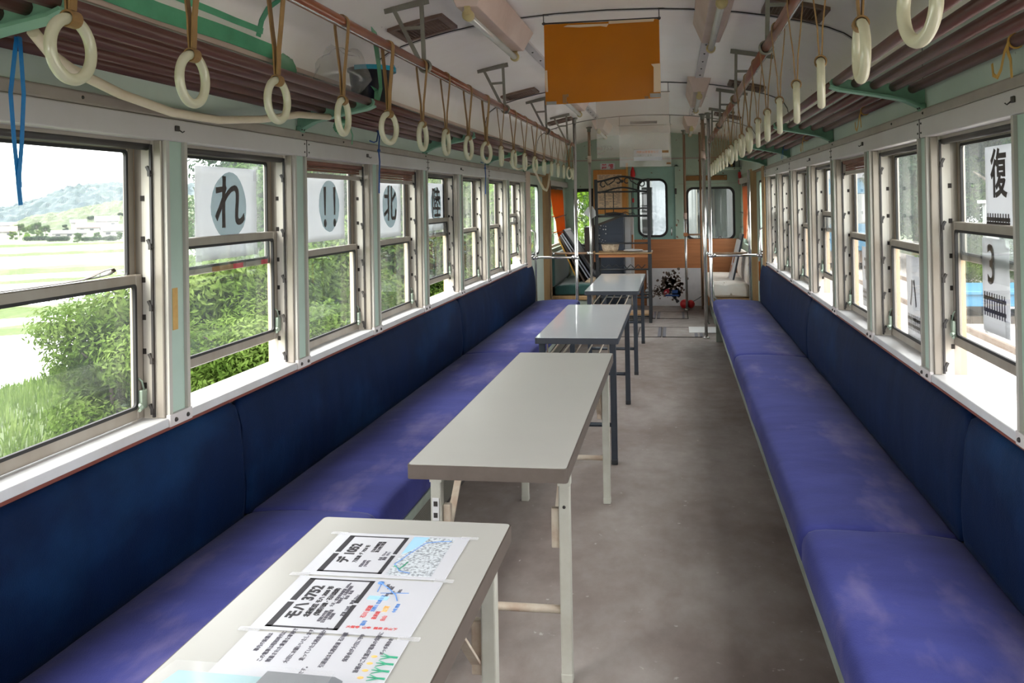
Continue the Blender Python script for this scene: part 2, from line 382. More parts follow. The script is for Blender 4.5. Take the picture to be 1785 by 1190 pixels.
paint('timber_pale', (196, 170, 138), 0.7, (170, 136, 102), 8, 0.6, stretch=(1, 1, 0.2))
paint('coach_grey', (86, 90, 90), 0.5, (70, 74, 74), 2, 0.5)
paint('rail_steel', (110, 92, 78), 0.5, (140, 130, 120), 8, 0.5, metal=0.4)
def plush(name, base, worn, stain, sheen, spots, spec, rough):
    """Velvet upholstery: a worn lighter nap along streaks, faded blotches, fine weave."""
    m, nt, out = new_mat(name)
    b = N(nt, 'ShaderNodeBsdfPrincipled', Roughness=rough); b.inputs['Sheen Weight'].default_value = sheen; b.inputs['Sheen Roughness'].default_value = 0.35
    b.inputs['Specular IOR Level'].default_value = spec
    tc = N(nt, 'ShaderNodeTexCoord')
    def layer(scale, stretch, lo, hi, amt, prev, col):
        mp = N(nt, 'ShaderNodeMapping'); mp.inputs['Scale'].default_value = stretch; nt.links.new(tc.outputs['Object'], mp.inputs['Vector'])
        nz = N(nt, 'ShaderNodeTexNoise', Scale=scale, Detail=5.0, Roughness=0.6); nt.links.new(mp.outputs['Vector'], nz.inputs['Vector'])
        r = N(nt, 'ShaderNodeMapRange'); r.inputs['From Min'].default_value = lo; r.inputs['From Max'].default_value = hi; r.inputs['To Max'].default_value = amt
        nt.links.new(nz.outputs['Fac'], r.inputs['Value'])
        mx = N(nt, 'ShaderNodeMix', data_type='RGBA'); nt.links.new(r.outputs['Result'], mx.inputs['Factor'])
        if isinstance(prev, tuple): mx.inputs['A'].default_value = prev
        else: nt.links.new(prev, mx.inputs['A'])
        mx.inputs['B'].default_value = (*srgb(col), 1)
        return mx.outputs['Result'], nz
    c, n1 = layer(3.0, (1, 2.2, 1), 0.35, 0.75, 0.7, (*srgb(base), 1), worn)
    c, n2 = layer(1.9, (1.5, 0.7, 1), 0.55, 0.72, spots, c, stain)
    nt.links.new(c, b.inputs['Base Color'])
    nb = N(nt, 'ShaderNodeTexNoise', Scale=260.0, Detail=2.0); nt.links.new(tc.outputs['Object'], nb.inputs['Vector'])
    mpw = N(nt, 'ShaderNodeMapping'); mpw.inputs['Scale'].default_value = (1.2, 1.8, 1.2); nt.links.new(tc.outputs['Object'], mpw.inputs['Vector'])
    nw = N(nt, 'ShaderNodeTexNoise', Scale=3.5, Detail=3.0); nt.links.new(mpw.outputs['Vector'], nw.inputs['Vector'])
    ad = N(nt, 'ShaderNodeMath', operation='MULTIPLY_ADD'); ad.inputs[1].default_value = 4.0
    nt.links.new(nw.outputs['Fac'], ad.inputs[0]); nt.links.new(nb.outputs['Fac'], ad.inputs[2])
    bp = N(nt, 'ShaderNodeBump', Strength=0.25, Distance=0.004); nt.links.new(ad.outputs[0], bp.inputs['Height']); nt.links.new(bp.outputs['Normal'], b.inputs['Normal'])
    nt.links.new(b.outputs['BSDF'], out.inputs['Surface'])
plush('seat_plush', (56, 60, 122), (72, 77, 146), (150, 136, 164), 0.08, 0.42, 0.12, 0.8)
plush('back_plush', (4, 20, 47), (6, 28, 62), (22, 58, 98), 0.02, 0.4, 0.07, 0.6)
def floor_material():
    m, nt, out = new_mat('lino_floor')
    b = N(nt, 'ShaderNodeBsdfPrincipled', Roughness=0.5)
    tc = N(nt, 'ShaderNodeTexCoord')
    n1 = N(nt, 'ShaderNodeTexNoise', Scale=2.2, Detail=8.0, Roughness=0.65); mp = N(nt, 'ShaderNodeMapping'); mp.inputs['Scale'].default_value = (1, 0.6, 1)
    nt.links.new(tc.outputs['Object'], mp.inputs['Vector']); nt.links.new(mp.outputs['Vector'], n1.inputs['Vector'])
    cr = N(nt, 'ShaderNodeValToRGB'); e = cr.color_ramp.elements
    e[0].position = 0.3; e[0].color = (*srgb((104, 90, 84)), 1); e[1].position = 0.72; e[1].color = (*srgb((152, 144, 140)), 1)
    k = e.new(0.5); k.color = (*srgb((126, 115, 110)), 1)
    nt.links.new(n1.outputs['Fac'], cr.inputs['Fac'])
    n2 = N(nt, 'ShaderNodeTexNoise', Scale=28.0, Detail=4.0); nt.links.new(tc.outputs['Object'], n2.inputs['Vector'])
    r = N(nt, 'ShaderNodeMapRange'); r.inputs['From Min'].default_value = 0.7; r.inputs['From Max'].default_value = 0.76; r.inputs['To Max'].default_value = 0.6
    nt.links.new(n2.outputs['Fac'], r.inputs['Value'])
    mx = N(nt, 'ShaderNodeMix', data_type='RGBA'); nt.links.new(cr.outputs['Color'], mx.inputs['A']); mx.inputs['B'].default_value = (*srgb((196, 190, 186)), 1)
    nt.links.new(r.outputs['Result'], mx.inputs['Factor']); nt.links.new(mx.outputs['Result'], b.inputs['Base Color'])
    n3 = N(nt, 'ShaderNodeTexNoise', Scale=9.0, Detail=6.0); nt.links.new(tc.outputs['Object'], n3.inputs['Vector'])
    r3 = N(nt, 'ShaderNodeMapRange'); r3.inputs['To Min'].default_value = 0.32; r3.inputs['To Max'].default_value = 0.75; nt.links.new(n3.outputs['Fac'], r3.inputs['Value']); nt.links.new(r3.outputs['Result'], b.inputs['Roughness'])
    nt.links.new(b.outputs['BSDF'], out.inputs['Surface'])
floor_material()
def water_material():
    m, nt, out = new_mat('paddy_water')
    b = N(nt, 'ShaderNodeBsdfPrincipled', Roughness=0.08); b.inputs['Base Color'].default_value = (*srgb((206, 208, 204)), 1)
    tc = N(nt, 'ShaderNodeTexCoord'); nz = N(nt, 'ShaderNodeTexNoise', Scale=1.2, Detail=2.0); nt.links.new(tc.outputs['Object'], nz.inputs['Vector'])
    bp = N(nt, 'ShaderNodeBump', Strength=0.05, Distance=0.02); nt.links.new(nz.outputs['Fac'], bp.inputs['Height']); nt.links.new(bp.outputs['Normal'], b.inputs['Normal'])
    nt.links.new(b.outputs['BSDF'], out.inputs['Surface'])
water_material()
# ================================================================ THE CAR BODY
YB, YE = -2.6, 11.8                 # rear end behind the camera and the end wall
ZS, ZH = 0.833, 1.650               # sill top, underside of the header band
PITCH = 0.858
POST = {-1: [2.314 + PITCH * k for k in range(-3, 8)], 1: [2.232 + PITCH * k for k in range(-3, 8)]}   # near edge of every window post
PW = 0.102
def bx(mb, s, d0, d1, y0, y1, z0, z1, **k): return mb.box(sx(s, d0), sx(s, d1), y0, y1, z0, z1, **k)

# floor
fl = MB().box(sx(-1, 1.32), sx(1, 1.32), YB, 13.0, -0.12, 0.0).build('floor', 'lino_floor', kind='structure')
def floor_plate(x0, x1, y0, y1):
    f = MB().box(x0, x1, y0, y1, 0.0, 0.004).build('hatch_cover', 'lino_floor', fl)
    g = MB()
    for (a, b, c, d) in ((x0, x1, y0, y0 + .012), (x0, x1, y1 - .012, y1), (x0, x0 + .012, y0, y1), (x1 - .012, x1, y0, y1)): g.box(a, b, c, d, 0.0, 0.0055)
    g.build('hatch_edge', 'heater_dark', f)
for (x0, x1) in ((-1.0, -0.44), (-0.42, -0.165), (-0.155, 0.26)): floor_plate(x0, x1, 9.02, 9.72)
for (x0, x1) in ((-0.62, -0.26), (-0.24, 0.14)): floor_plate(x0, x1, 10.42, 11.05)
st = MB()
for x in (-0.19, -0.135, 0.2, 0.255): st.box(x - .016, x + .016, 9.05, 9.69, 0.004, 0.0062)
for x in (-0.275, -0.22, 0.08): st.box(x - .014, x + .014, 10.45, 11.02, 0.004, 0.0062)
st.build('tread_strip', 'ink_grey', fl)
MB().box(0.13, 0.44, 9.3, 9.72, 0.004, 0.009).build('floor_patch', 'panel_white', fl)

# ceiling: the arch section swept along the car
half = [(0, 2.372), (.25, 2.366), (.475, 2.350), (.625, 2.331), (.767, 2.306), (.92, 2.272), (1.03, 2.240), (1.10, 2.210), (1.145, 2.178), (1.172, 2.130), (1.185, 2.07), (1.19, 2.0)]
def zceil(d):
    d = abs(d)
    for (a, za), (b, zb) in zip(half, half[1:]):
        if a <= d <= b: return za + (zb - za) * (d - a) / (b - a)
    return 2.0
prof = [(sx(-1, d), z) for d, z in half[::-1]] + [(sx(1, d), z) for d, z in half[1:]]
ce = MB(); ys = [YB + (13.0 - YB) * i / 24 for i in range(25)]
vs = []; fs = []
for y in ys: vs += [(x, y, z) for x, z in prof]
n = len(prof)
for i in range(len(ys) - 1):
    for j in range(n - 1): fs.append((i * n + j, i * n + j + 1, (i + 1) * n + j + 1, (i + 1) * n + j))
ce.add(vs, fs, True)
up = [(x, z + 0.06) for x, z in prof]; vs2 = []
for y in ys: vs2 += [(sx(1, (x - CX) * 1.05) if 0 else x * 1.0, y, z + 0.06) for x, z in prof]
ce.add(vs2, [f[::-1] for f in fs], True)
ceiling = ce.build('ceiling', 'ceiling_paint', kind='structure', fix=False)
for yy in (1.53, 4.1, 6.67, 9.25):
    sm = MB().tube([(x, yy, z - 0.004) for x, z in prof], 0, n=4, flat=(0.022, 0.006, (0, 1, 0)))
    sm.build('seam_strip', 'band_paint', ceiling)
    MB().tube([(x, yy - 0.0125, z - 0.0045) for x, z in prof], 0.0028, n=6).build('seam_groove', 'dark_metal', ceiling)
for s in (-1, 1):
    for (a, b) in ((4.5, 6.3), (7.56, 9.1)):
        d = 0.505; MB().box(sx(s, d - .028), sx(s, d + .028), a, b, zceil(d) - 0.012, zceil(d) + .004).build('cable_strip', 'band_paint', ceiling)
        w = MB()
        for k in range(6): w.ball((sx(s, d), a + (b - a) * (k + .5) / 6, zceil(d) - 0.013), 0.006, 8, 4)
        w.build('screw', 'dark_metal', ceiling)

# side walls: sill, posts, header band, moulding, green upper wall
SIDE = {-1: 'left', 1: 'right'}
WALL = {}
for s in (-1, 1):
    nm = SIDE[s]
    w = empty('wall_' + nm, (sx(s, 1.25), 4.0, 0.0), kind='structure'); WALL[s] = w
    lo = MB(); bx(lo, s, 1.205, 1.288, YB, 8.62, 0.0, 0.806); bx(lo, s, 1.19, 1.288, YB, POST[s][0], 0.83, ZH); lo.build('lower_wall', 'green_wall', w)
    hd = MB(); bx(hd, s, 1.168, 1.288, YB, 8.62, ZH, 1.716, bev=0.004); hd.build('header_band', 'band_paint', w)
    mo = MB(); bx(mo, s, 1.172, 1.22, YB, 8.62, 1.717, 1.752, bev=0.006); mo.build('moulding', 'moulding_paint', w)
    uw = MB(); bx(uw, s, 1.191, 1.29, YB, 8.62, 1.752, 2.02); bx(uw, s, 1.191, 1.33, 8.62, 13.0, 1.76, 2.02); uw.build('upper_wall', 'green_wall', w)
    tm = MB(); bx(tm, s, 1.178, 1.192, YB, 11.8, 1.988, 2.006); tm.build('cove_strip', 'lamp_case', w)
    # header joints, screws, coat hooks, panel joints
    j = MB(); pj = MB(); sc_ = MB()
    for k in range(2, 11, 2):
        y = POST[s][k] + (PW if s < 0 else 0.06)
        bx(j, s, 1.1665, 1.17, y - .002, y + .002, ZH, 1.716); bx(pj, s, 1.1895, 1.1915, y - .0015 + .03, y + .0015 + .03, 1.752, 1.988)
        for dy in (-.02, .02):
            for z in (1.667, 1.7): sc_.ball((sx(s, 1.168), y + dy, z), 0.004, 6, 4)
        for dy in (-.03, .4): sc_.ball((sx(s, 1.172), y + dy, 1.735), 0.005, 6, 4)
    j.build('header_joint', 'heater_dark', w); pj.build('panel_joint', 'dark_metal', w); sc_.build('screw', 'dark_metal', w)
    for y in ([2.36, 3.96, 5.79] if s < 0 else [2.306, 4.058, 5.6, 7.309]):
        h = MB(); bx(h, s, 1.161, 1.168, y - .009, y + .009, 1.680, 1.697, bev=.002); h.tube([(sx(s, 1.162), y + .006, 1.684), (sx(s, 1.154), y + .010, 1.677), (sx(s, 1.150), y + .014, 1.681)], 0.002, 6)
        h.build('coat_hook', 'dark_metal', w)
    # posts
    for i, y in enumerate(POST[s], 2):
        p = MB(); bx(p, s, 1.180, 1.288, y, y + PW, 0.79, ZH); po = p.build('pilaster', 'pilaster_green', w)
        t = MB()
        for (a, b) in ((y - .004, y + .012), (y + PW - .012, y + PW + .004)): bx(t, s, 1.170, 1.19, a, b, 0.815, ZH)
        if i >= 4: t.build('edge_trim', 'trim_grey', po)
        if i >= 4:
            g = MB()
            bx(g, s, 1.166, 1.18, y - .008, y + PW + .006, 0.806, 0.842, bev=.002)
            g.build('joint_plate', 'band_paint', po); q = MB()
            for dy in (.02, PW - .02): q.ball((sx(s, 1.166), y + dy, 0.823), 0.007, 8, 6)
            q.build('screw', 'dark_metal', po)
        else: t.build('edge_trim', 'trim_grey', po)
    if s < 0: MB().box(sx(-1, 1.1795), sx(-1, 1.1785), 2.345, 2.372, 1.085, 1.21).build('tape_scrap', 'ochre_tape', w)
    # sill board and the red-brown strip under it
    t1 = MB(); bx(t1, s, 1.172, 1.30, YB, 8.36, 0.806, ZS, bev=0.003); t1.build('trim_%d' % (1 if s < 0 else 2), 'sill_white', kind='structure')
    t2 = MB(); bx(t2, s, 1.176, 1.2, YB, 8.7, 0.796, 0.806); t2.build('trim_%d' % (3 if s < 0 else 4), 'red_trim', kind='structure')
    bb = MB(); bx(bb, s, 1.19, 1.205, YB, 8.6, 0.0, 0.09); bb.build('baseboard_' + nm, 'moulding_paint', kind='structure')

# ---------------------------------------------------------------- sash windows
WN = [0]
def sash_frame(s, d0, d1, y0, y1, z0, z1, st, rb, rt):
    m = MB()
    bx(m, s, d0, d1, y0, y0 + st, z0, z1, bev=.003, seg=1); bx(m, s, d0, d1, y1 - st, y1, z0, z1, bev=.003, seg=1)
    bx(m, s, d0, d1, y0 + st, y1 - st, z0, z0 + rb, bev=.003, seg=1); bx(m, s, d0, d1, y0 + st, y1 - st, z1 - rt, z1, bev=.003, seg=1)
    return m
def gasket(s, d0, d1, y0, y1, z0, z1, t=0.009):
    dm = d0 - 0.002; return MB().ring_plate(roundrect(y0, y1, z0, z1, 0.012, 3), roundrect(y0 + t, y1 - t, z0 + t, z1 - t, 0.010, 3), 'x', sx(s, dm), sx(s, d1 + .001))
def window(s, y0, y1, raise_=0.0, blind=0.0):
    WN[0] += 1
    r = empty('window_%d' % WN[0], (sx(s, 1.24), (y0 + y1) / 2, ZS), kind='structure')
    jb = MB()
    for (a, b) in ((y0, y0 + .012), (y1 - .012, y1)): bx(jb, s, 1.206, 1.246, a, b, ZS, ZH)
    jb.build('jamb', 'jamb_white', r)
    jg = MB()
    for (a, b) in ((y0, y0 + .012), (y1 - .012, y1)): bx(jg, s, 1.246, 1.268, a, b, ZS, ZH)
    jg.build('guide_channel', 'sash_metal', r)
    jo = MB()
    for (a, b) in ((y0, y0 + .012), (y1 - .012, y1)): bx(jo, s, 1.268, 1.288, a, b, ZS, ZH)
    jo.build('outer_jamb', 'timber_pale', r)
    # guide channel slots and the notched catch rack on the far jamb
    gs = MB()
    for z in (0.93, 1.03, 1.13, 1.24, 1.36, 1.48): bx(gs, s, 1.237, 1.2485, y1 - .0145, y1 - .012, z - .008, z + .008)
    gs.build('guide_slot', 'heater_dark', r)
    ck = MB(); bx(ck, s, 1.209, 1.2155, y1 - .020, y1 - .012, ZS + .004, ZH - .012)
    for z in (0.862, 1.01, 1.165, 1.345, 1.56):
        ck.bar((sx(s, 1.211), y1 - .018, z - .012), (sx(s, 1.224), y1 - .018, z + .014), 0.008, 0.007, (0, 1, 0))
        bx(ck, s, 1.211, 1.219, y1 - .024, y1 - .012, z - .016, z + .002)
    ck.build('catch_rack', 'dark_metal', r)
    cs = MB(); bx(cs, s, 1.182, 1.207, y1 - .013, y1 - .003, ZS, ZH, bev=.002, seg=1); bx(cs, s, 1.182, 1.207, y0 + .003, y0 + .013, ZS, ZH, bev=.002, seg=1); cs.build('casing', 'sash_metal', r)
    ya, yb = y0 + .013, y1 - .013
    # upper sash (outer track)
    z0, z1 = 1.226, 1.648
    u = sash_frame(s, 1.268, 1.284, ya, yb, z0, z1, .032, .022, .028).build('upper_sash', 'sash_metal', r)
    gasket(s, 1.2685, 1.274, ya + .030, yb - .030, z0 + .020, z1 - .026).build('gasket', 'rubber', u)
    p = MB(); bx(p, s, 1.277, 1.280, ya + .03, yb - .03, z0 + .02, z1 - .026); p.build('pane', 'pane_upper', u)
    # lower sash (inner track)
    z0, z1 = 0.836 + raise_, 1.258 + raise_
    l = sash_frame(s, 1.246, 1.265, ya, yb, z0, z1, .030, .034, .030).build('lower_sash', 'sash_metal', r)
    gasket(s, 1.247, 1.253, ya + .028, yb - .028, z0 + .031, z1 - .027).build('gasket', 'rubber', l)
    p = MB(); bx(p, s, 1.2545, 1.2575, ya + .028, yb - .028, z0 + .03, z1 - .027); p.build('pane', 'pane_lower', l)
    for yy in (ya + .014, yb - .014):
        k = MB(); bx(k, s, 1.233, 1.247, yy - .014, yy + .012, z0 + .030, z0 + .085, bev=.003); k.tube([(sx(s, 1.235), yy - .02, z0 + .045), (sx(s, 1.223), yy - .034, z0 + .042)], 0.006, 8)
        k.tube([(sx(s, 1.237), yy, z0 + .085), (sx(s, 1.240), yy - .004, z0 + .11), (sx(s, 1.246), yy - .012, z0 + .12)], 0.003, 6); k.tube([(sx(s, 1.231), yy - .03, z0 + .030), (sx(s, 1.240), yy + .012, z0 + .034)], 0.0045, 6)
        k.build('catch', 'latch_metal', l)
    hr = MB(); bx(hr, s, 1.215, 1.28, ya, yb, 1.636, ZH); hr.build('head_rail', 'moulding_paint', r)
    MB().tube([(sx(s, 1.226), ya, 1.634), (sx(s, 1.226), yb, 1.634)], 0.013, 10).build('blind_roller', 'dark_metal' if blind == 0 else 'blind_wood', r)
    if blind:
        b = MB(); k = int(blind / 0.012)
        for i in range(k): bx(b, s, 1.229, 1.236, ya + .004, yb - .004, 1.634 - .012 * (i + 1), 1.634 - .012 * i - .002, bev=.002, seg=1)
        b.build('slatted_blind', 'blind_wood', r); q = MB(); bx(q, s, 1.226, 1.24, ya + .002, yb - .002, 1.634 - blind - .02, 1.634 - blind, bev=.003); q.build('blind_bar', 'moulding_paint', r)
    return r
RAISE = {-1: {1: .094, 4: .094, 7: .08}, 1: {0: .1, 3: .1, 6: .06}}
BLIND = {-1: {2: .045, 3: .05}, 1: {2: .05}}
for s in (-1, 1):
    for i in range(2 if s < 0 else 3, 10):
        k = i - (2 if s < 0 else 3)
        wr_ = window(s, POST[s][i] + PW, POST[s][i + 1], RAISE[s].get(k, 0), BLIND[s].get(k, 0))
        if s < 0 and k == 0:
            x = sx(s, 1.256)
            MB().tube([(x, 1.70, 1.261), (x + .004, 1.9, 1.261), (x + .004, 2.04, 1.262), (x + .002, 2.09, 1.268), (x, 2.14, 1.279), (x, 2.18, 1.283), (x, 2.188, 1.276), (x + .002, 2.16, 1.268), (x + .004, 2.10, 1.264), (x + .004, 2.0, 1.262)], 0, n=4, flat=(.014, .002, (1, 0, 0))).build('leather_pull', 'canvas_dark', wr_)
        if s < 0 and k == 1:
            for (a, b, mt) in ((2.72, 2.86, 'brown_tape'), (2.86, 2.93, 'red_print'), (2.95, 3.06, 'grey_tape'), (3.07, 3.12, 'red_print')):
                m = MB(); bx(m, s, 1.2665, 1.268, a, b, 1.228, 1.246); m.build('rail_tape', mt, wr_)
# ================================================================ BENCHES
def sweep_cushion(s, prof, y0, y1, rr=0.022, dent=0.0, seed=0, tilt=0.0):
    cx = sum(p[0] for p in prof) / len(prof); cz = sum(p[1] for p in prof) / len(prof)
    L = y1 - y0; st = [(y0, rr), (y0 + rr * .3, rr * .3), (y0 + rr, 0.0)]
    k = max(8, int(L / 0.07)); st += [(y0 + rr + (L - 2 * rr) * i / k, 0.0) for i in range(1, k)] + [(y1 - rr, 0.0), (y1 - rr * .3, rr * .3), (y1, rr)]
    vs = []; fs = []; n = len(prof)
    for (y, ins) in st:
        for (d, z) in prof:
            q = Vector((d - cx, z - cz)); l = q.length; q = q * max(0.0, (l - ins) / l)
            e = noise.noise(Vector((y * 2.1 + seed, d * 3.0, z * 3.0))) * dent + noise.noise(Vector((y * 7.0 + seed, d * 4.0, z * 5.0))) * dent * .35
            q = q * (1 + e)
            vs.append((sx(s, cx + q.x), y, cz + q.y))
    for i in range(len(st) - 1):
        for j in range(n): fs.append((i * n + j, i * n + (j + 1) % n, (i + 1) * n + (j + 1) % n, (i + 1) * n + j))
    m = MB().add(vs, fs, True); m.add(vs[:n], [list(range(n))[::-1]], True); m.add(vs[-n:], [list(range(n))], True)
    return m
SEAT = [(1.16, .305), (.95, .303), (.70, .303), (.682, .312), (.675, .335), (.675, .385), (.680, .406), (.691, .420), (.710, .428), (.745, .432), (.80, .434), (.88, .434), (.97, .430), (1.06, .424), (1.13, .415), (1.16, .40)]
BACK = [(1.202, .42), (1.202, .60), (1.202, .775), (1.195, .792), (1.182, .797), (1.168, .790), (1.160, .772), (1.148, .73), (1.138, .66), (1.132, .58), (1.132, .50), (1.136, .44), (1.140, .405), (1.17, .40)]
SEAMS = [-0.2, 2.72, 5.68, 8.76]
PLACE = ['nearest the camera', 'middle one of three', 'farthest, by the chrome pole']
for s in (-1, 1):
    nm = SIDE[s]
    b = empty('bench_base', (sx(s, .95), 4.3, 0), label='pale green bench frame with slanted heater grille under the %s seat cushions' % nm, cat='bench base')
    f = MB(); bx(f, s, .684, .705, -0.2, 8.78, .266, .302, bev=.003); bx(f, s, .70, 1.19, -0.2, 8.78, .285, .302); bx(f, s, .70, 1.19, 8.74, 8.78, .0, .30); f.build('seat_rail', 'seat_frame_paint', b)
    g = MB(); g.prism([(sx(s, .72), .266), (sx(s, .80), .03), (sx(s, .80), .0), (sx(s, .86), .0), (sx(s, .86), .285), (sx(s, .72), .285)], 'y', -.2, 8.74); g.build('kick_panel', 'heater_dark', b)
    h = MB(); A = Vector((sx(s, .715), 0, .262)); B = Vector((sx(s, .793), 0, .03))
    for k in range(15):
        p = A.lerp(B, k / 14); h.tube([(p.x, -.2, p.z), (p.x, 8.7, p.z)], 0.0032, 4, cap=False)
    if s < 0:
        for k in range(120):
            y = 2.75 + k * .016
            h.tube([(A.x, y, A.z), (B.x, y + .012, B.z)], 0.0030, 4, cap=False)
    h.build('heater_grille', 'heater_mesh', b)
    for i in range(3):
        y0, y1 = SEAMS[i] + .004, SEAMS[i + 1] - .004
        c = sweep_cushion(s, SEAT, y0, y1, .026, .018, i * 3 + s).build('seat_cushion', 'seat_plush', label='violet-blue plush seat cushion on the %s bench, %s' % (nm, PLACE[i]), cat='seat cushion', group='bench seat cushions')
        k = sweep_cushion(s, BACK, y0 - .03, y1 - .03, .028, .02, i * 5 + s + 9).build('back_cushion', 'back_plush', label='dark navy backrest under the %s windows, %s' % (nm, PLACE[i]), cat='back cushion', group='bench backrests')

# ================================================================ LUGGAGE RACKS
RODS = [(.893, 1.862), (.957, 1.853), (1.021, 1.844), (1.086, 1.835), (1.15, 1.826)]
BR = {-1: [1.52, 3.25, 4.975, 6.70, 8.42], 1: [1.42, 3.166, 4.918, 6.70, 8.36]}
for s in (-1, 1):
    r = empty('luggage_rack', (sx(s, 1.19), 4.0, 1.77), label='brown wooden slat luggage rack on green brackets above the %s windows' % SIDE[s], cat='luggage rack')
    for (d, z) in RODS:
        ends = [YB + .1] + BR[s]
        for a, b in zip(ends, ends[1:]):
            MB().tube([(sx(s, d), a + .006, z), (sx(s, d), b - .006, z)], 0.0165, 12).build('rod', 'rod_wood', r)
    for y in BR[s]:
        m = MB()
        P = [(.876, 1.872), (.868, 1.862), (.872, 1.846), (.90, 1.834), (1.02, 1.812), (1.12, 1.790), (1.165, 1.768), (1.18, 1.745), (1.191, 1.745), (1.191, 1.830), (1.15, 1.838), (1.02, 1.855), (.90, 1.872)]
        m.prism([(sx(s, d), z) for d, z in P], 'y', y - .007, y + .007)
        P2 = [(.870, 1.850), (.90, 1.838), (1.02, 1.816), (1.12, 1.794), (1.165, 1.772), (1.191, 1.757)]
        m.tube([(sx(s, d), y, z - .006) for d, z in P2], 0, n=4, flat=(.05, .008, (0, 1, 0)))
        bx(m, s, 1.172, 1.191, y - .022, y + .022, 1.742, 1.772, bev=.003)
        bo = m.build('bracket', 'bracket_green', r)
        q = MB()
        for dy in (-.011, .011): q.ball((sx(s, 1.172), y + dy, 1.757), .005, 6, 4)
        q.build('bolt', 'dark_metal', bo)

# ================================================================ GRAB RAILS AND HAND STRAPS
PX = {-1: -1.03, 1: 0.36}; PZ = 2.028; RZ = 1.728
HANG = {-1: [1.7, 3.46, 5.18, 6.92, 8.3], 1: [1.62, 3.36, 5.08, 6.85, 8.3]}
SY = {-1: [1.334, 1.709, 2.107, 2.554, 2.989, 3.411, 3.778, 4.205, 4.617, 5.028, 5.43, 5.841, 6.28, 6.73, 7.15, 7.55, 7.953, 8.35, 8.66],
      1: [1.31, 1.702, 2.155, 2.575, 2.983, 3.374, 3.75, 4.18, 4.638, 5.068, 5.526, 5.98, 6.40, 6.83, 7.25, 7.67, 8.08, 8.48]}
TW = {-1: [-1.5, -1.5, 2, -3.5, 12, 0, -2, 5, 15, -4.5, 2, 0, 5, 0, -4, -2, -5, 18, -4], 1: [10, -3, -9, -8, -7, -3, -5, 4, 6, -4, 8, -4, -3, -4, -2, -4, -3, -4]}
def strap_meshes():
    st = MB()
    hw = 0.0215
    for sgn in (-1, 1):
        pts = [(sgn * .003, 0, -.232), (sgn * .005, 0, -.20), (sgn * .006, 0, -.165), (sgn * .0135, 0, -.10), (sgn * .0215, 0, -.02), (sgn * hw, 0, 0)]
        pts += [(sgn * hw * math.cos(a), 0, hw * math.sin(a)) for a in (.4, .8, 1.2, PI / 2)]
        st.tube(pts, 0, n=4, flat=(.019, .0035, (0, 1, 0)))
    st.tube([(.0135 * math.cos(2 * PI * k / 16), 0, -.2475 + .0135 * math.sin(2 * PI * k / 16)) for k in range(16)], 0, n=4, closed=True, flat=(.024, .0035, (0, 1, 0)))
    rg = MB().torus((0, 0, PZ * 0 - .300), .0525, .0105, (1, 0, 0), 36, 10, sr=.95)
    return st, rg
proto = None
for s in (-1, 1):
    g = empty('grab_rail', (PX[s], 4.0, PZ), label='long brown overhead rail carrying the %s row of hand straps' % SIDE[s], cat='grab rail')
    ys_ = sorted([YB + .1] + HANG[s] + [8.74])
    for a, b in zip(ys_, ys_[1:]):
        MB().tube([(PX[s], a + .012, PZ), (PX[s], b - .012, PZ)], .0185, 14).build('rail_sleeve', 'pipe_brown', g)
    MB().tube([(PX[s], YB + .1, PZ), (PX[s], 8.75, PZ)], .0125, 10).build('rail_core', 'chrome', g)
    MB().tube([(PX[s] + .008, YB + .1, PZ - .0175), (PX[s] + .008, 8.72, PZ - .0175)], .003, 6).build('rail_strip', 'chrome', g)
    for y in HANG[s]:
        m = MB(); c = PX[s]; zt0 = zceil(.72); dtop = .86; xt = sx(s, dtop)
        m.torus((c, y, PZ), .024, .006, (0, 1, 0), 18, 8, sr=2.0)
        m.bar((c + s * .004, y, PZ + .022), (c + s * .012, y, zceil(c + s * .012 - CX) + .002), .016, .013, (0, 1, 0))
        m.bar((c + s * .02, y, PZ + .018), (xt, y, zceil(dtop) + .002), .016, .013, (0, 1, 0))
        zc = PZ + .165; f = .165 / (zceil(dtop) - PZ)
        m.bar((c + s * .01, y, zc), (c + (xt - c) * f * 1.02 + s * .006, y, zc - .004), .014, .012, (0, 1, 0))
        m.bar((c - s * .02, y, zceil(c - CX) - .008), (xt + s * .035, y, zceil(dtop + .035) - .006), .03, .008, (0, 1, 0))
        m.build('hanger', 'hanger_metal', g)
    for i, y in enumerate(SY[s]):
        if proto is None:
            proto = empty('hand_strap', (0, 0, 0)); a, b = strap_meshes(); a.build('leather_loop', 'strap_leather', proto); b.build('ring', 'ring_plastic', proto)
            o = proto
        else: o = copy_tree(proto)
        o.location = (PX[s], y, PZ); o.rotation_euler = (0, 0, math.radians(-TW[s][i] if s < 0 else TW[s][i]))
        lab = 'hand strap with a cream plastic ring, %s from the front on the %s rail' % (ORD[i + 1], SIDE[s])
        tag(o, lab, 'hand strap', 'hand straps on the %s rail' % SIDE[s])

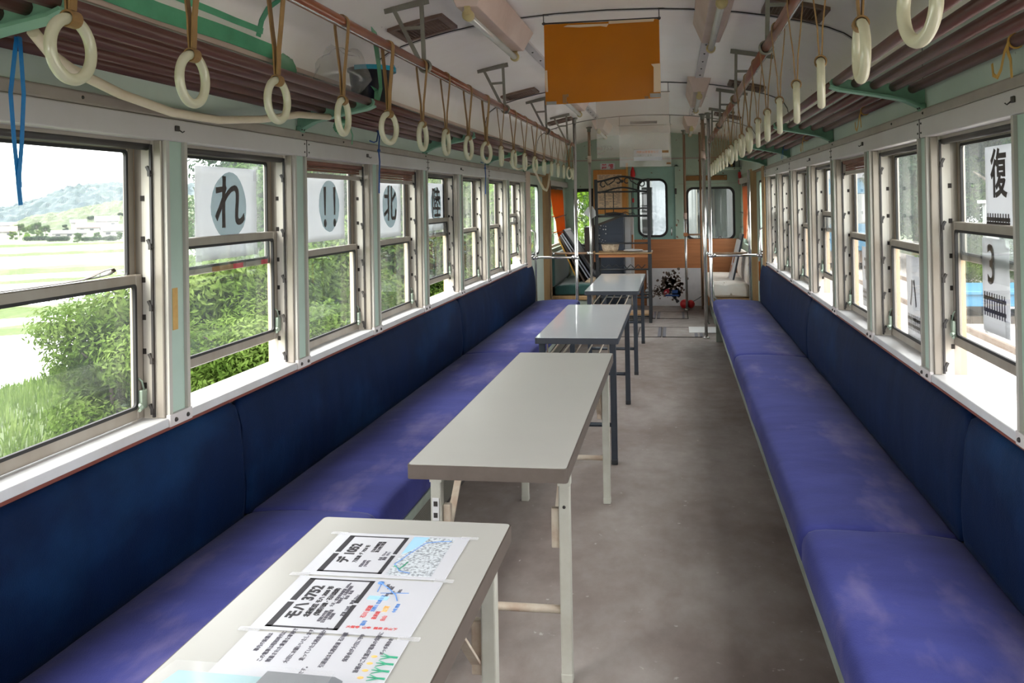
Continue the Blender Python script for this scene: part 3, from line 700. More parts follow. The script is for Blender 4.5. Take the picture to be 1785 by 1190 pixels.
# ================================================================ CEILING LAMPS, VENTS
for s in (-1, 1):
    for i, (a, b) in enumerate(((3.28, 4.45), (6.33, 7.52), (9.3, 10.3))):
        d = .505; x = sx(s, d); zt = zceil(d)
        pos = ['nearest', 'second from the front', 'farthest'][i]
        r = empty('ceiling_lamp', (x, (a + b) / 2, zt), label='%s boxy pinkish fluorescent lamp on the %s half of the ceiling' % (pos, SIDE[s]), cat='ceiling lamp', group='fluorescent ceiling lamps')
        h = MB(); tw, bw = .090, .044
        vs = [(x - tw, a, zt + .02), (x + tw, a, zt + .0), (x + bw, a + .06, zt - .105), (x - bw, a + .06, zt - .105), (x - tw, b, zt + .02), (x + tw, b, zt + .0), (x + bw, b - .06, zt - .105), (x - bw, b - .06, zt - .105)]
        h.add(vs, [(0, 1, 2, 3), (4, 7, 6, 5), (0, 4, 5, 1), (1, 5, 6, 2), (2, 6, 7, 3), (3, 7, 4, 0)]); h.build('housing', 'lamp_case', r, bevel=.003)
        MB().tube([(x, a + .09, zt - .138), (x, b - .09, zt - .138)], .0155, 12).build('tube', 'tube_glass', r)
        for y, dy in ((a + .06, 1), (b - .06, -1)):
            e = MB().lathe([(0, 0), (.022, 0), (.024, .01), (.024, .03), (.020, .036), (0, .036)], (x, y if dy > 0 else y - .036, zt - .136), 16, 'y'); e.box(x - .012, x + .012, y - .002 if dy > 0 else y - .02, y + .02 if dy > 0 else y + .002, zt - .136, zt - .10); e.build('socket', 'lamp_cap', r)
    for i, (a, b) in enumerate(((3.74, 4.02), (6.3, 6.55), (8.6, 8.85))):
        x0, x1 = sx(s, .72), sx(s, .98); z0, z1 = zceil(.72), zceil(.98)
        r = empty('ceiling_vent', (sx(s, .85), (a + b) / 2, zceil(.85)), label='%s rusty meshed air vent in the %s ceiling slope' % (['nearest', 'middle', 'farthest'][i], SIDE[s]), cat='ceiling vent', group='ceiling vents')
        def q(u, v, o): return (x0 + (x1 - x0) * u, a + (b - a) * v, z0 + (z1 - z0) * u - o)
        m = MB(); t = .1
        for (u0, u1, v0, v1) in ((0, 1, 0, t), (0, 1, 1 - t, 1), (0, t, t, 1 - t), (1 - t, 1, t, 1 - t)):
            P = [q(u0, v0, .014), q(u1, v0, .014), q(u1, v1, .014), q(u0, v1, .014), q(u0, v0, -.004), q(u1, v0, -.004), q(u1, v1, -.004), q(u0, v1, -.004)]
            m.add(P, [(0, 1, 2, 3), (4, 7, 6, 5), (0, 4, 5, 1), (1, 5, 6, 2), (2, 6, 7, 3), (3, 7, 4, 0)])
        m.build('vent_frame', 'vent_metal', r)
        k = MB().add([q(t, t, .002), q(1 - t, t, .002), q(1 - t, 1 - t, .002), q(t, 1 - t, .002)], [(0, 1, 2, 3)]); k.build('vent_opening', 'heater_dark', r)
        w = MB()
        for n_ in range(14): w.tube([q(t + (1 - 2 * t) * n_ / 13, t, .007), q(t + (1 - 2 * t) * n_ / 13, 1 - t, .007)], .0025, 4)
        for n_ in range(14): w.tube([q(t, t + (1 - 2 * t) * n_ / 13, .007), q(1 - t, t + (1 - 2 * t) * n_ / 13, .007)], .0025, 4)
        w.build('grille', 'vent_metal', r)

# ================================================================ TABLES
def leg(x, y, ztop, mat, parent, w=.034, foot='dark_metal'):
    m = MB().box(x - w / 2, x + w / 2, y - w / 2, y + w / 2, .012, ztop, bev=.004); o = m.build('leg', mat, parent)
    MB().box(x - w / 2 - .001, x + w / 2 + .001, y - w / 2 - .001, y + w / 2 + .001, 0.0, .03, bev=.004).build('foot_cap', foot, o)
    return o
def table(x0, x1, y0, y1, top, edge, lg, strut, label, shelf, foot, e=.040):
    t = empty('folding_table', ((x0 + x1) / 2, (y0 + y1) / 2, 0), label=label, cat='table', group='folding tables down the aisle')
    z = .70
    R = .010 if not shelf else .014
    tp = MB().prism([(p[0], p[1]) for p in roundrect(x0, x1, y0, y1, R, 5)], 'z', z - e, z - .0015); tb = tp.build('tabletop', edge, t, bevel=.006)
    MB().prism([(p[0], p[1]) for p in roundrect(x0 + .0035, x1 - .0035, y0 + .0035, y1 - .0035, R, 5)], 'z', z - .003, z).build('laminate', top, tb)
    i = .034; ya, yb = y0 + .19, y1 - .10
    if shelf: ya, yb = y0 + .055, y1 - .06
    for y in (ya, yb):
        for x in (x0 + i, x1 - i): leg(x, y, z - e, lg, t, .034, foot)
        MB().tube([(x0 + i, y, .215), (x1 - i, y, .215)], .0125, 10).build('cross_bar', strut if not shelf else lg, t)
        if not shelf:
            MB().tube([(x0 + i, y, .615), (x1 - i, y, .615)], .0115, 10).build('hinge_bar', strut, t)
            sgn = 1 if y == ya else -1
            for x in (x0 + i + .03, x1 - i - .03):
                q = MB(); q.bar((x, y + sgn * .01, .43), (x, y + sgn * .15, .56), .006, .022, (1, 0, 0)); q.bar((x, y + sgn * .15, .56), (x, y + sgn * .30, .655), .006, .022, (1, 0, 0))
                q.box(x - .012, x + .012, y - .004, y + .018, .40, .52, bev=.003); q.build('folding_stay', strut, t)
    if not shelf:
        for x in (x0 + i, x1 - i): MB().tube([(x, ya + .03, z - e - .012), (x, yb - .03, z - e - .012)], .012, 8).build('side_rail', strut, t)
        MB().box(x0 + i - .019, x0 + i + .019, ya - .0185, ya + .019, z - e - .065, z - e).build('leg_socket', lg, t); MB().box(x1 - i - .019, x1 - i + .019, ya - .0185, ya + .019, z - e - .065, z - e).build('leg_socket', lg, t)
        pl = MB().box(x0 + i - .011, x0 + i + .011, ya - .021, ya - .017, .475, .545, bev=.003).build('latch_plate', 'panel_white', t)
        MB().box(x0 + i - .006, x0 + i + .006, ya - .0225, ya - .0205, .485, .50).build('slot', 'dark_metal', pl); MB().box(x0 + i - .006, x0 + i + .006, ya - .0225, ya - .0205, .52, .535).build('slot', 'dark_metal', pl)
        q = MB(); q.lathe([(0, 0), (.005, 0), (.005, .003), (0, .003)], (x1 - i, ya - .0195, .53), 10, 'y'); q.build('pin_hole', 'dark_metal', t)
    else:
        for k in range(6):
            x = x0 + .06 + (x1 - x0 - .12) * k / 5; MB().tube([(x, ya + .02, .575), (x, yb - .02, .575)], .0048, 8).build('shelf_wire', strut, t)
        for y in (ya + .02, yb - .02): MB().tube([(x0 + .05, y, .575), (x1 - .05, y, .575)], .006, 8).build('shelf_end_bar', strut, t)
        for (x, y) in ((x0 + .06, ya + .02), (x1 - .06, ya + .02), (x0 + .06, yb - .02), (x1 - .06, yb - .02)): MB().tube([(x, y, .575), (x, y, z - e)], .005, 8).build('shelf_hook', strut, t)
    return t
table(-.850, -.390, .15, 1.952, 'table_warm', 'edge_brown', 'leg_grey', 'strut_rust', 'beige folding table in the foreground with printed sheets taped on its top', False, 'leg_grey')
table(-.778, -.312, 2.365, 4.175, 'table_warm', 'edge_brown', 'leg_grey', 'strut_rust', 'long empty beige table with brown edge and grey folding legs', False, 'leg_grey', .042)
table(-.779, -.318, 4.625, 6.12, 'table_cool', 'edge_black', 'leg_black', 'strut_rust', 'grey-topped black-legged table, the nearer of two with wire shelves', True, 'iron_black', .034)
table(-.757, -.306, 7.03, 8.69, 'table_cool', 'edge_black', 'leg_black', 'strut_rust', 'grey-topped black-legged table standing farthest away, before the iron shelf stand', True, 'iron_black', .034)

# ---------------------------------------------------------------- sheets taped on the first table
UY, UX = (0, 1, 0), (-1, 0, 0)       # reading direction runs away from the camera, tops of the letters point left
ZT = .7004
def sheet(x0, x1, y0, y1, label):
    m = MB(); m.box(x0, x1, y0, y1, ZT, ZT + .0012, bev=.0004, seg=1); o = m.build('laminated_sheet', 'paper_white', label=label, cat='printed sheet', group='sheets taped to the front table')
    return o
def plate_frame(o, x0, x1, y0, y1):
    """The thick dark border of a builder's plate print, with breaks in the middle of its long sides."""
    m = MB(); z0, z1 = ZT + .0012, ZT + .0016; w = .009; ym = (y0 + y1) / 2
    for (a, b) in ((y0, ym - .004), (ym + .004, y1)): m.box(x0, x0 + w * 1.4, a, b, z0, z1); m.box(x1 - w, x1, a, b, z0, z1)
    m.box(x0, x1, y0, y0 + .005, z0, z1); m.box(x0, x1, y1 - .005, y1, z0, z1)
    m.build('plate_border', 'ink', o)
zt = ZT + .0012
X0, X1 = -.770, -.466
p1 = sheet(X0, X1, 1.640, 1.856, 'laminated sheet with a 1052 plate and coast map, farthest of three')
plate_frame(p1, X0 + .030, X0 + .168, 1.655, 1.840)
text('デ 1052', .030, 'ink', (X0 + .066, 1.748, zt), UY, UX, p1, bold=.0012)
text('万葉線 デ 7050 形', .0115, 'ink', (X0 + .092, 1.748, zt), UY, UX, p1)
text('昭和38年\n(1963年)', .0085, 'ink_grey', (X0 + .117, 1.70, zt), UY, UX, p1); text('日本車輌製造\n富山地方鉄道', .0095, 'ink', (X0 + .117, 1.785, zt), UY, UX, p1)
text('全長  13.6 m\n重量  18.0 t', .0085, 'ink_grey', (X0 + .146, 1.74, zt), UY, UX, p1)
mp_ = MB().box(X0 + .178, X0 + .272, 1.652, 1.846, zt, zt + .0003); mo_ = mp_.build('map', 'map_print', p1)
MB().prism([(X0 + .178, 1.846), (X0 + .178, 1.752), (X0 + .190, 1.765), (X0 + .205, 1.80), (X0 + .214, 1.846)], 'z', zt + .0003, zt + .0006).build('sea', 'sea_blue', mo_)
ln = MB(); ln.tube([(X0 + .180, 1.70, zt + .0006), (X0 + .196, 1.76, zt + .0006), (X0 + .214, 1.815, zt + .0006), (X0 + .24, 1.825, zt + .0006), (X0 + .268, 1.83, zt + .0006)], .0008, 6); ln.tube([(X0 + .183, 1.70, zt + .0006), (X0 + .20, 1.672, zt + .0006), (X0 + .225, 1.664, zt + .0006)], .0009, 6); ln.build('railway_line', 'ink_blue', mo_)
ln = MB(); ln.tube([(X0 + .182, 1.695, zt + .0007), (X0 + .198, 1.68, zt + .0007), (X0 + .205, 1.715, zt + .0007)], .0012, 6); ln.build('green_line', 'ink_green', mo_)
p2 = sheet(X0 + .006, X1, 1.418, 1.632, 'laminated sheet with the 3752 plate and a coloured route sketch, middle one of three')
xa = X0 + .006
plate_frame(p2, xa + .026, xa + .162, 1.428, 1.622)
text('モハ 3752', .031, 'ink', (xa + .060, 1.525, zt), UY, UX, p2, bold=.0012)
text('北陸鉄道 モハ 3000 形', .0125, 'ink', (xa + .085, 1.53, zt), UY, UX, p2, bold=.0004); text('(浅野川線・石川総線)', .0115, 'ink', (xa + .101, 1.53, zt), UY, UX, p2, bold=.0003)
text('昭和29年製\n日本車輌製造\n加南線', .0082, 'ink_grey', (xa + .124, 1.475, zt), UY, UX, p2); text('大正・昭和車両譲渡 3000m\n電動式・木南車輌製\n車体  新造', .0082, 'ink_grey', (xa + .124, 1.56, zt), UY, UX, p2)
text('定員 120名   重量 33.6 t', .0082, 'ink_grey', (xa + .150, 1.52, zt), UY, UX, p2)
sk = MB(); 
def pt(u, v): return (xa + u, 1.428 + v, zt + .0006)
sk.tube([pt(.176, .187), pt(.20, .165), pt(.222, .14), pt(.232, .118)], .0011, 6); sk.tube([pt(.178, .186), pt(.182, .15)], .0008, 6); sk.lathe([(0, 0), (.0065, 0), (.0065, .0006), (0, .0006)], pt(.176, .187), 14); sk.tube([pt(.19, .145), pt(.215, .148), pt(.245, .150)], .0006, 6)
sk.build('route_sketch', 'ink_blue', p2)
MB().box(xa + .172, xa + .212, 1.428 + .118, 1.428 + .133, zt, zt + .0005).build('lake', 'sea_blue', p2)
for (u, v, txt_, mt, sz) in ((.20, .105, '浅野川 北鉄金沢', 'ink_blue', .009), (.19, .072, '石川 総線', 'ink_red', .011), (.212, .06, '能美線', 'ink_red', .010), (.222, .085, '加賀', 'ink_yellow', .012), (.23, .05, '白山', 'ink_red', .010), (.20, .03, '福井', 'ink_blue', .010), (.24, .09, '小松 粟津', 'ink_blue', .008)):
    text(txt_, sz, mt, (xa + u, 1.428 + v, zt), UY, UX, p2)
for (u, v) in ((.194, .178), (.2, .17), (.206, .168), (.212, .15), (.225, .158), (.205, .14)): text('駅名', .007, 'ink_grey', (xa + u, 1.428 + v, zt), (.0, .9, 0), UX, p2)
text('大聖寺  山中  鶴来 白山下', .011, 'ink_red', (xa + .22, 1.428 + .014, zt), (1, 0, 0), (0, 1, 0), p2, sxy=(.75, .8))
p3 = sheet(X0 + .012, X1 + .002, 1.196, 1.410, 'laminated sheet of text with green sprouts printed in one corner, partly under the folder')
xb = X0 + .012
for i, (u, tx, v) in enumerate(((.045, '車内の設備は', .15), (.066, 'この電車は昭和時代に', .14), (.082, '製造された貴重な車両で', .145), (.112, '大切にお願いいたします。', .15), (.135, '走っていた北陸鉄道から', .155), (.152, 'です。', .075), (.176, '引退後は北陸鉄道 石川線', .14), (.208, '保存会が大切に守り', .15), (.238, '皆様のご支援が電車の保存に', .14))):
    text(tx, .0100, 'ink_grey', (xb + u, 1.196 + .03 + v, zt), UY, UX, p3)
text('ポッポ保存会', .009, 'ink_grey', (xb + .262, 1.385, zt), UY, UX, p3)
sp = MB()
for k in range(4):
    y = 1.352 - .021 * k; x = xb + .292
    sp.tube([(x, y, zt + .0008), (x - .014, y + .001, zt + .0008), (x - .028, y + .010, zt + .0008)], [.0020, .0015, .0006], 6); sp.tube([(x - .010, y + .001, zt + .0008), (x - .030, y + .002, zt + .0008)], [.0014, .0006], 6); sp.tube([(x - .012, y, zt + .0008), (x - .028, y - .008, zt + .0008)], [.0012, .0005], 6)
sp.build('sprout_print', 'ink_green', p3)
fb = MB()
for k in range(4): fb.ball((xb + .252, 1.352 - .021 * k, zt + .0004), .0055, 10, 6, (1, .7, .12))
fb.build('bud_print', 'ink_yellow', p3)
for (x, y) in ((X0, 1.85), (X0 + .002, 1.636), (X0 + .01, 1.414), (X1, 1.636), (X1, 1.412), (X1, 1.85)):
    tag(MB().box(x - .020, x + .020, y - .006, y + .008, ZT + .0013, ZT + .0021, bev=.0003, seg=1).build('clear_tape', 'clear_tape'), 'clear tape at the %s end of the sheet edge, %s' % ('left' if x < -.6 else 'right', 'beyond the 1052 sheet' if y > 1.8 else ('before the 1052 sheet' if y > 1.6 else 'before the 3752 sheet')), 'tape', 'tape on the printed sheets')
fo = empty('document_folder', (-.66, 1.20, ZT + .002), label='pale blue and grey clear-covered folder lying on the front table', cat='folder')
def fquad(P, z0, z1): return MB().prism(P, 'z', z0, z1)
fquad([(-.845, 1.02), (-.800, 1.262), (-.646, 1.258), (-.655, 1.02)], ZT + .002, ZT + .010).build('blue_page', 'folder_blue', fo, bevel=.0015)
fquad([(-.665, 1.02), (-.648, 1.262), (-.535, 1.258), (-.518, 1.248), (-.520, 1.02)], ZT + .002, ZT + .018).build('grey_cover', 'folder_grey', fo, bevel=.003)
fquad([(-.855, 1.02), (-.812, 1.275), (-.54, 1.270), (-.53, 1.02)], ZT + .0185, ZT + .0192).build('clear_cover', 'clear_film', fo)
# ================================================================ PAPER SIGNS IN THE WINDOWS
def wavy_sheet(s, d, y0, y1, z0, z1, amp, seed, th=.0008, curl=0.0):
    """A thin sheet of paper standing along a window, gently rippled, its lower edge curling inwards."""
    ny, nz = 8, 10; vs = []; fs = []
    for side in (0, 1):
        for i in range(ny + 1):
            for j in range(nz + 1):
                y = y0 + (y1 - y0) * i / ny; z = z0 + (z1 - z0) * j / nz
                off = amp * noise.noise(Vector((i * .35 + seed, j * .3, seed))) - curl * max(0, 1 - j / 4.0) ** 2
                vs.append((sx(s, d + off + side * th), y + .004 * noise.noise(Vector((seed, j * .5, 2))), z))
    m = (ny + 1) * (nz + 1)
    for i in range(ny):
        for j in range(nz):
            a = i * (nz + 1) + j; fs.append((a, a + 1, a + nz + 2, a + nz + 1)); fs.append((m + a, m + a + nz + 1, m + a + nz + 2, m + a + 1))
    for i in range(ny):
        a = i * (nz + 1); fs.append((a, a + nz + 1, m + a + nz + 1, m + a)); a += nz; fs.append((a, m + a, m + a + nz + 1, a + nz + 1))
    for j in range(nz):
        a = j; fs.append((a, m + a, m + a + 1, a + 1)); a += ny * (nz + 1); fs.append((a, a + 1, m + a + 1, m + a))
    return MB().add(vs, fs, True)
def blob(s, d, yc, zc, ry, rz_, seed):
    P = []
    for k in range(28):
        a = 2 * PI * k / 28; e = 1 + .09 * noise.noise(Vector((math.cos(a) * 1.5 + seed, math.sin(a) * 1.5, seed)))
        P.append((yc + ry * e * math.cos(a), zc + rz_ * e * math.sin(a)))
    return MB().prism(P, 'x', sx(s, d), sx(s, d - .0006))
def sign(s, d, y0, y1, z0, z1, glyph, size, yc, zc, label, blob_r=None, sxy=(1, 1), track=None, bold=.002, seed=0, tapes=()):
    o = wavy_sheet(s, d, y0, y1, z0, z1, .0012, seed).build('paper_sign', 'sign_paper', label=label, cat='sign', group='painted signs on the %s windows' % SIDE[s])
    if blob_r: blob(s, d - .0022, yc, zc, blob_r[0], blob_r[1], seed).build('ink_wash', 'teal_wash', o)
    tx = (0, 1, 0) if s < 0 else (0, -1, 0)
    if glyph: text(glyph, size, 'ink_soft', (sx(s, d - .0036), yc, zc), tx, (0, 0, 1), o, sxy=sxy, bold=bold)
    if track:
        ya, yb, za, zb = track; m = MB()
        for z in (za, zb): bx(m, s, d - .0034, d - .0026, ya, yb, z - .006, z + .006)
        k = 9
        for i in range(k):
            y = ya + (yb - ya) * (i + .5) / k; bx(m, s, d - .0036, d - .0028, y - .0035, y + .0035, min(za, zb) - .018, max(za, zb) + .018)
        m.build('track_drawing', 'ink_soft', o)
    for (y, z) in tapes:
        m = MB(); bx(m, s, d - .003, d - .0022, y - .018, y + .018, z - .028, z + .028); m.build('tape_piece', 'clear_tape', o)
    return o
sign(-1, 1.275, 2.632, 3.055, 1.268, 1.592, 'れ', .215, 2.850, 1.452, 'white paper with the brushed hiragana re on a grey wash, second left window', (.122, .118), (1, 1), seed=1, tapes=((2.645, 1.26), (3.045, 1.575), (3.045, 1.265)))
o = sign(-1, 1.275, 3.475, 3.926, 1.288, 1.588, None, .2, 3.74, 1.448, 'white paper with two brushed exclamation marks on a grey wash, third left window', (.115, .118), seed=2)
m = MB()
for y in (3.69, 3.80):
    m.prism([(y - .014, 1.535), (y + .014, 1.535), (y + .007, 1.405), (y - .006, 1.405)], 'x', sx(-1, 1.2720), sx(-1, 1.2714)); m.prism([(y + .015 * math.cos(a * PI / 8), 1.368 + .019 * math.sin(a * PI / 8)) for a in range(16)], 'x', sx(-1, 1.2720), sx(-1, 1.2714))
m.build('lettering', 'ink_soft', o)
sign(-1, 1.275, 4.34, 4.779, 1.266, 1.582, '北', .215, 4.59, 1.44, 'white paper with the brushed kanji for north on a grey wash, fourth left window', (.125, .118), seed=3)
sign(-1, 1.275, 5.27, 5.716, 1.27, 1.584, '陸', .215, 5.52, 1.44, 'white paper with the brushed kanji for land on a grey wash, fifth left window', (.125, .118), seed=4)
sign(1, 1.275, 2.612, 2.834, 1.335, 1.595, '復', .155, 2.715, 1.500, 'white paper strip with the brushed kanji for restore at the nearest right window', None, (.82, 1), (2.635, 2.82, 1.372, 1.358), .003, 5)
sign(1, 1.2625, 2.622, 2.84, 1.024, 1.314, '3', .17, 2.755, 1.228, 'white paper strip with the numeral 3 and a drawn track, nearest right window', None, (.85, 1), (2.644, 2.824, 1.130, 1.092), .002, 6, ((2.634, 1.05),))
sign(1, 1.2625, 3.505, 3.73, .862, 1.202, 'ハ', .13, 3.622, 1.045, 'white paper strip with the katakana ha and a drawn track, second right window', None, (.8, 1.15), (3.525, 3.71, .946, .918), .002, 7)
sign(1, 1.2625, 4.355, 4.578, .888, 1.192, 'モ', .13, 4.48, 1.075, 'white paper strip with the katakana mo and a drawn track, third right window', None, (.8, 1.15), (4.375, 4.56, .962, .936), .002, 8)

# ================================================================ RIBBONS, CORD, HOSE
def ribbon(pts, w, th, mat, name, label, cat, up=(0, 1, 0), extra=()):
    m = MB(); m.tube(pts, 0, n=4, flat=(w, th, up))
    for p in extra: m.tube(p, 0, n=4, flat=(w, th, up))
    return tag(m.build(name, mat), label, cat, 'ribbons tied to the luggage racks')
xr = sx(-1, 1.090)
ribbon([(xr - .005, 1.625, 1.853), (xr + .014, 1.628, 1.82), (xr + .012, 1.612, 1.70), (xr + .012, 1.620, 1.60), (xr + .012, 1.628, 1.53), (xr + .012, 1.636, 1.462)], .011, .0015, 'blue_ribbon', 'plastic_ribbon', 'bright blue plastic ribbon hanging in a long loop before the nearest left window', 'ribbon',
       extra=([(xr - .003, 1.630, 1.853), (xr + .017, 1.634, 1.82), (xr + .016, 1.644, 1.70), (xr + .015, 1.638, 1.60), (xr + .015, 1.630, 1.53), (xr + .015, 1.630, 1.50)],))
xr = sx(-1, 1.150)
for (y, z0, lab) in ((4.01, 1.505, 'blue cord tied to the left rack, dangling between the third and fourth left windows'), (6.38, 1.515, 'blue cord tied to the far left rack, dangling before the sixth left window')):
    m = MB(); m.tube([(xr, y + .02, 1.84), (xr + .018, y + .012, 1.80), (xr + .02, y - .015, 1.76), (xr + .018, y - .05, 1.752), (xr + .012, y - .09, 1.757)], .0035, 6)
    m.tube([(xr + .002, y + .03, 1.84), (xr + .019, y + .03, 1.80), (xr + .022, y + .012, 1.755), (xr + .024, y, 1.71), (xr + .026, y + .006, 1.66), (xr + .027, y - .006, 1.60), (xr + .027, y - .012, z0)], .0042, 6)
    m.ball((xr + .023, y + .004, 1.715), .009, 8, 6); tag(m.build('hanging_cord', 'navy_cord'), lab, 'cord', 'ribbons tied to the luggage racks')
xq = sx(1, 1.150)
def bow(y, zt, dz, lab, mat='yellow_ribbon', w=.012):
    x = xq - .020; m = MB()
    m.torus((xq, y, 1.826), .0175, .003, (0, 1, 0), 14, 5, sr=2)
    m.tube([(xq - .018, y, 1.822), (x - .004, y - .012, 1.80), (x - .006, y - .035, 1.775), (x - .006, y - .04, 1.80 - dz)], 0, n=4, flat=(w, .0012, (0, 1, 0)))
    m.tube([(xq - .018, y, 1.822), (x - .003, y + .012, 1.80), (x - .005, y + .03, 1.76), (x - .005, y + .055, 1.745), (x - .004, y + .085, 1.755), (x - .004, y + .092, 1.785)], 0, n=4, flat=(w, .0012, (0, 1, .3)))
    tag(m.build('tied_ribbon', mat), lab, 'ribbon', 'ribbons tied to the luggage racks')
bow(2.24, 1.82, .07, 'yellowed ribbon tied to the right rack above the nearest right window')
bow(3.92, 1.82, .05, 'yellowed ribbon tied to the right rack above the second post, short flat ends')
bow(5.62, 1.82, .06, 'yellowed ribbon tied to the right rack, farthest of the three yellow ones')
bow(6.62, 1.82, .05, 'small blue ribbon tied to the far right rack', 'blue_ribbon')
xh = sx(-1, 1.04)
tag(MB().tube([(xh + .06, 1.56, 1.815), (xh + .022, 1.66, 1.785), (xh, 1.75, 1.768), (xh - .02, 1.95, 1.738), (xh - .04, 2.2, 1.718), (xh - .045, 2.45, 1.72), (xh - .03, 2.7, 1.745), (xh - .01, 2.95, 1.785), (xh, 3.2, 1.80)], .0125, 10).build('hose', 'white_hose'), 'cream corrugated hose sagging under the near left luggage rack', 'hose')
xg = sx(-1, 1.10)
tag(MB().tube([(xg, 8.45, 1.80), (xg + .02, 8.7, 1.68), (xg + .03, 8.95, 1.585), (xg + .03, 9.15, 1.57), (xg + .02, 9.35, 1.62), (xg, 9.6, 1.74), (xg, 9.7, 1.80)], .012, 10).build('hose', 'white_hose'), 'cream hose hanging in a loop above the left side door', 'hose')
tag(MB().tube([(xg + .05, 7.0, 1.79), (xg + .03, 7.2, 1.758), (xg + .02, 7.5, 1.744), (xg + .03, 7.8, 1.77), (xg + .05, 8.0, 1.80)], .008, 8).build('cable', 'white_hose'), 'thin cream cable sagging under the far left luggage rack', 'cable')

# ================================================================ BUCKET, BAG AND TAPE ON THE LEFT
bc = (sx(-1, 1.03), 3.66); zb = 1.872
b = empty('bucket', (bc[0], bc[1], zb), label='black plastic bucket with a blue rim clip standing on the left luggage rack', cat='bucket')
MB().lathe([(0, 0), (.078, 0), (.082, .004), (.098, .17), (.106, .172), (.107, .186), (.098, .188), (.094, .17), (.078, .012), (0, .01)], (bc[0], bc[1], zb), 28).build('pail', 'bucket_black', b)
h = MB(); h.tube([(bc[0] + .108 * math.cos(a), bc[1] + .108 * math.sin(a), zb + .182) for a in [PI * (-.62 + .9 * i / 14) for i in range(15)]], 0, n=4, flat=(.020, .006, (0, 0, 1))); h.torus((bc[0] + .113, bc[1] - .03, zb + .182), .012, .005, (1, 0, 0), 14, 6); h.build('rim_clip', 'lid_blue', b)
def crumple(c, r, sc, seed, amp=.3, nu=22, nv=16):
    m = MB().ball(c, r, nu, nv, sc); V = []
    for v in m.v:
        p = Vector(v) - Vector(c); e = 1 + amp * noise.noise(p * (2.6 / r) * .5 + Vector((seed, seed, seed))) + amp * .5 * noise.noise(p * (6 / r) * .5 + Vector((seed, 1, 0)))
        V.append(tuple(Vector(c) + p * e))
    m.v = V; return m
m = crumple((sx(-1, 1.02), 3.30, 1.872 + .115), .10, (1.0, 1.25, 1.15), 3, .32)
tag(m.build('plastic_bag', 'clear_bag'), 'crumpled clear plastic bag beside the black bucket on the left rack', 'bag')
m = MB()
m.tube([(sx(-1, .95), 3.50, 1.872), (sx(-1, .93), 3.50, 1.95), (sx(-1, .94), 3.51, 2.04), (sx(-1, .96), 3.54, 2.12), (sx(-1, .99), 3.60, 2.20), (sx(-1, 1.0), 3.62, 2.228)], 0, n=4, flat=(.045, .0012, (0, 1, .2)))
m.tube([(sx(-1, .955), 3.50, 1.95), (sx(-1, .935), 3.47, 1.92), (sx(-1, .94), 3.46, 1.874)], 0, n=4, flat=(.05, .0012, (0, 1, .3)))
tag(m.build('green_tape_strip', 'green_film'), 'loose green tape hanging from the ceiling past the blue bucket rim', 'tape')
m = MB()
m.tube([(sx(-1, d + .0), 2.93 + .02 * math.sin(d * 9), zceil(d) - .004) for d in (.50, .58, .66, .74, .82, .9, .97, 1.04, 1.1, 1.145, 1.17, 1.184)], 0, n=4, flat=(.034, .0014, (0, 1, 0)))
tag(m.build('green_tape_strip', 'green_tape'), 'green tape arching up the ceiling curve from the left cove', 'tape')
m = MB(); m.tube([(sx(-1, 1.174), y, 2.03 + .012 * noise.noise(Vector((y * 2, 0, 0)))) for y in [1.3 + .1 * i for i in range(18)]], 0, n=4, flat=(.055, .0014, (0, .0, 1)))
m.tube([(sx(-1, 1.160), y, 2.085 + .008 * noise.noise(Vector((y * 3, 4, 0)))) for y in [1.9 + .1 * i for i in range(11)]], 0, n=4, flat=(.022, .0014, (.2, .0, 1)))
tag(m.build('green_tape_strip', 'green_tape'), 'wide green tape running along the near left cove edge', 'tape')
m = crumple((sx(-1, 1.135), 3.02, 1.945), .06, (.5, 1.5, 1.3), 8, .3); tag(m.build('plastic_scrap', 'green_film'), 'limp green-tinted plastic film hanging where the two green tapes meet', 'plastic film')
m = crumple((sx(-1, 1.08), 3.42, 1.785), .035, (.8, 1.1, 1.0), 5, .4); m.tube([(sx(-1, 1.06), 3.46, 1.80), (sx(-1, 1.06), 3.50, 1.75), (sx(-1, 1.06), 3.49, 1.71)], .003, 5); tag(m.build('plastic_scrap', 'green_film'), 'green plastic scrap poking down through the left rack rods', 'plastic film')
m = MB(); m.tube([(sx(-1, 1.165), y, 2.0 - .028 * math.sin(min(1, max(0, (y - 4.0) / 3.0)) * PI) - .01) for y in [3.9 + .2 * i for i in range(22)]], .004, 6); tag(m.build('wire', 'dark_metal'), 'thin dark wire drooping along the left cove behind the straps', 'wire')

# ================================================================ SHEETS HANGING FROM THE CEILING
def hang_sheet(x0, x1, zt0, zt1, zb0, zb1, y, mat, name, label, cat, bow_=.02, tilt=.03):
    nx, nz = 10, 8; vs = []; fs = []
    for sd in (0, 1):
        for i in range(nx + 1):
            for j in range(nz + 1):
                u = i / nx; v = j / nz; x = x0 + (x1 - x0) * u; zt_ = zt0 + (zt1 - zt0) * u; zb_ = zb0 + (zb1 - zb0) * u
                vs.append((x, y + bow_ * math.sin(u * PI) * v + tilt * v + .006 * noise.noise(Vector((u * 3, v * 3, y))) + sd * .0012, zt_ + (zb_ - zt_) * v))
    m = (nx + 1) * (nz + 1)
    for i in range(nx):
        for j in range(nz):
            a = i * (nz + 1) + j; fs += [(a, a + 1, a + nz + 2, a + nz + 1), (m + a, m + a + nz + 1, m + a + nz + 2, m + a + 1)]
    o = MB().add(vs, fs, True); return o
of = empty('orange_film', (-.337, 4.1, 2.30), label='square amber plastic sheet hanging from two ceiling hooks', cat='plastic sheet')
hang_sheet(-.617, -.058, 2.314, 2.316, 1.922, 1.938, 4.1, None, '', '', '', 0, .012).build('film', 'orange_film', of)
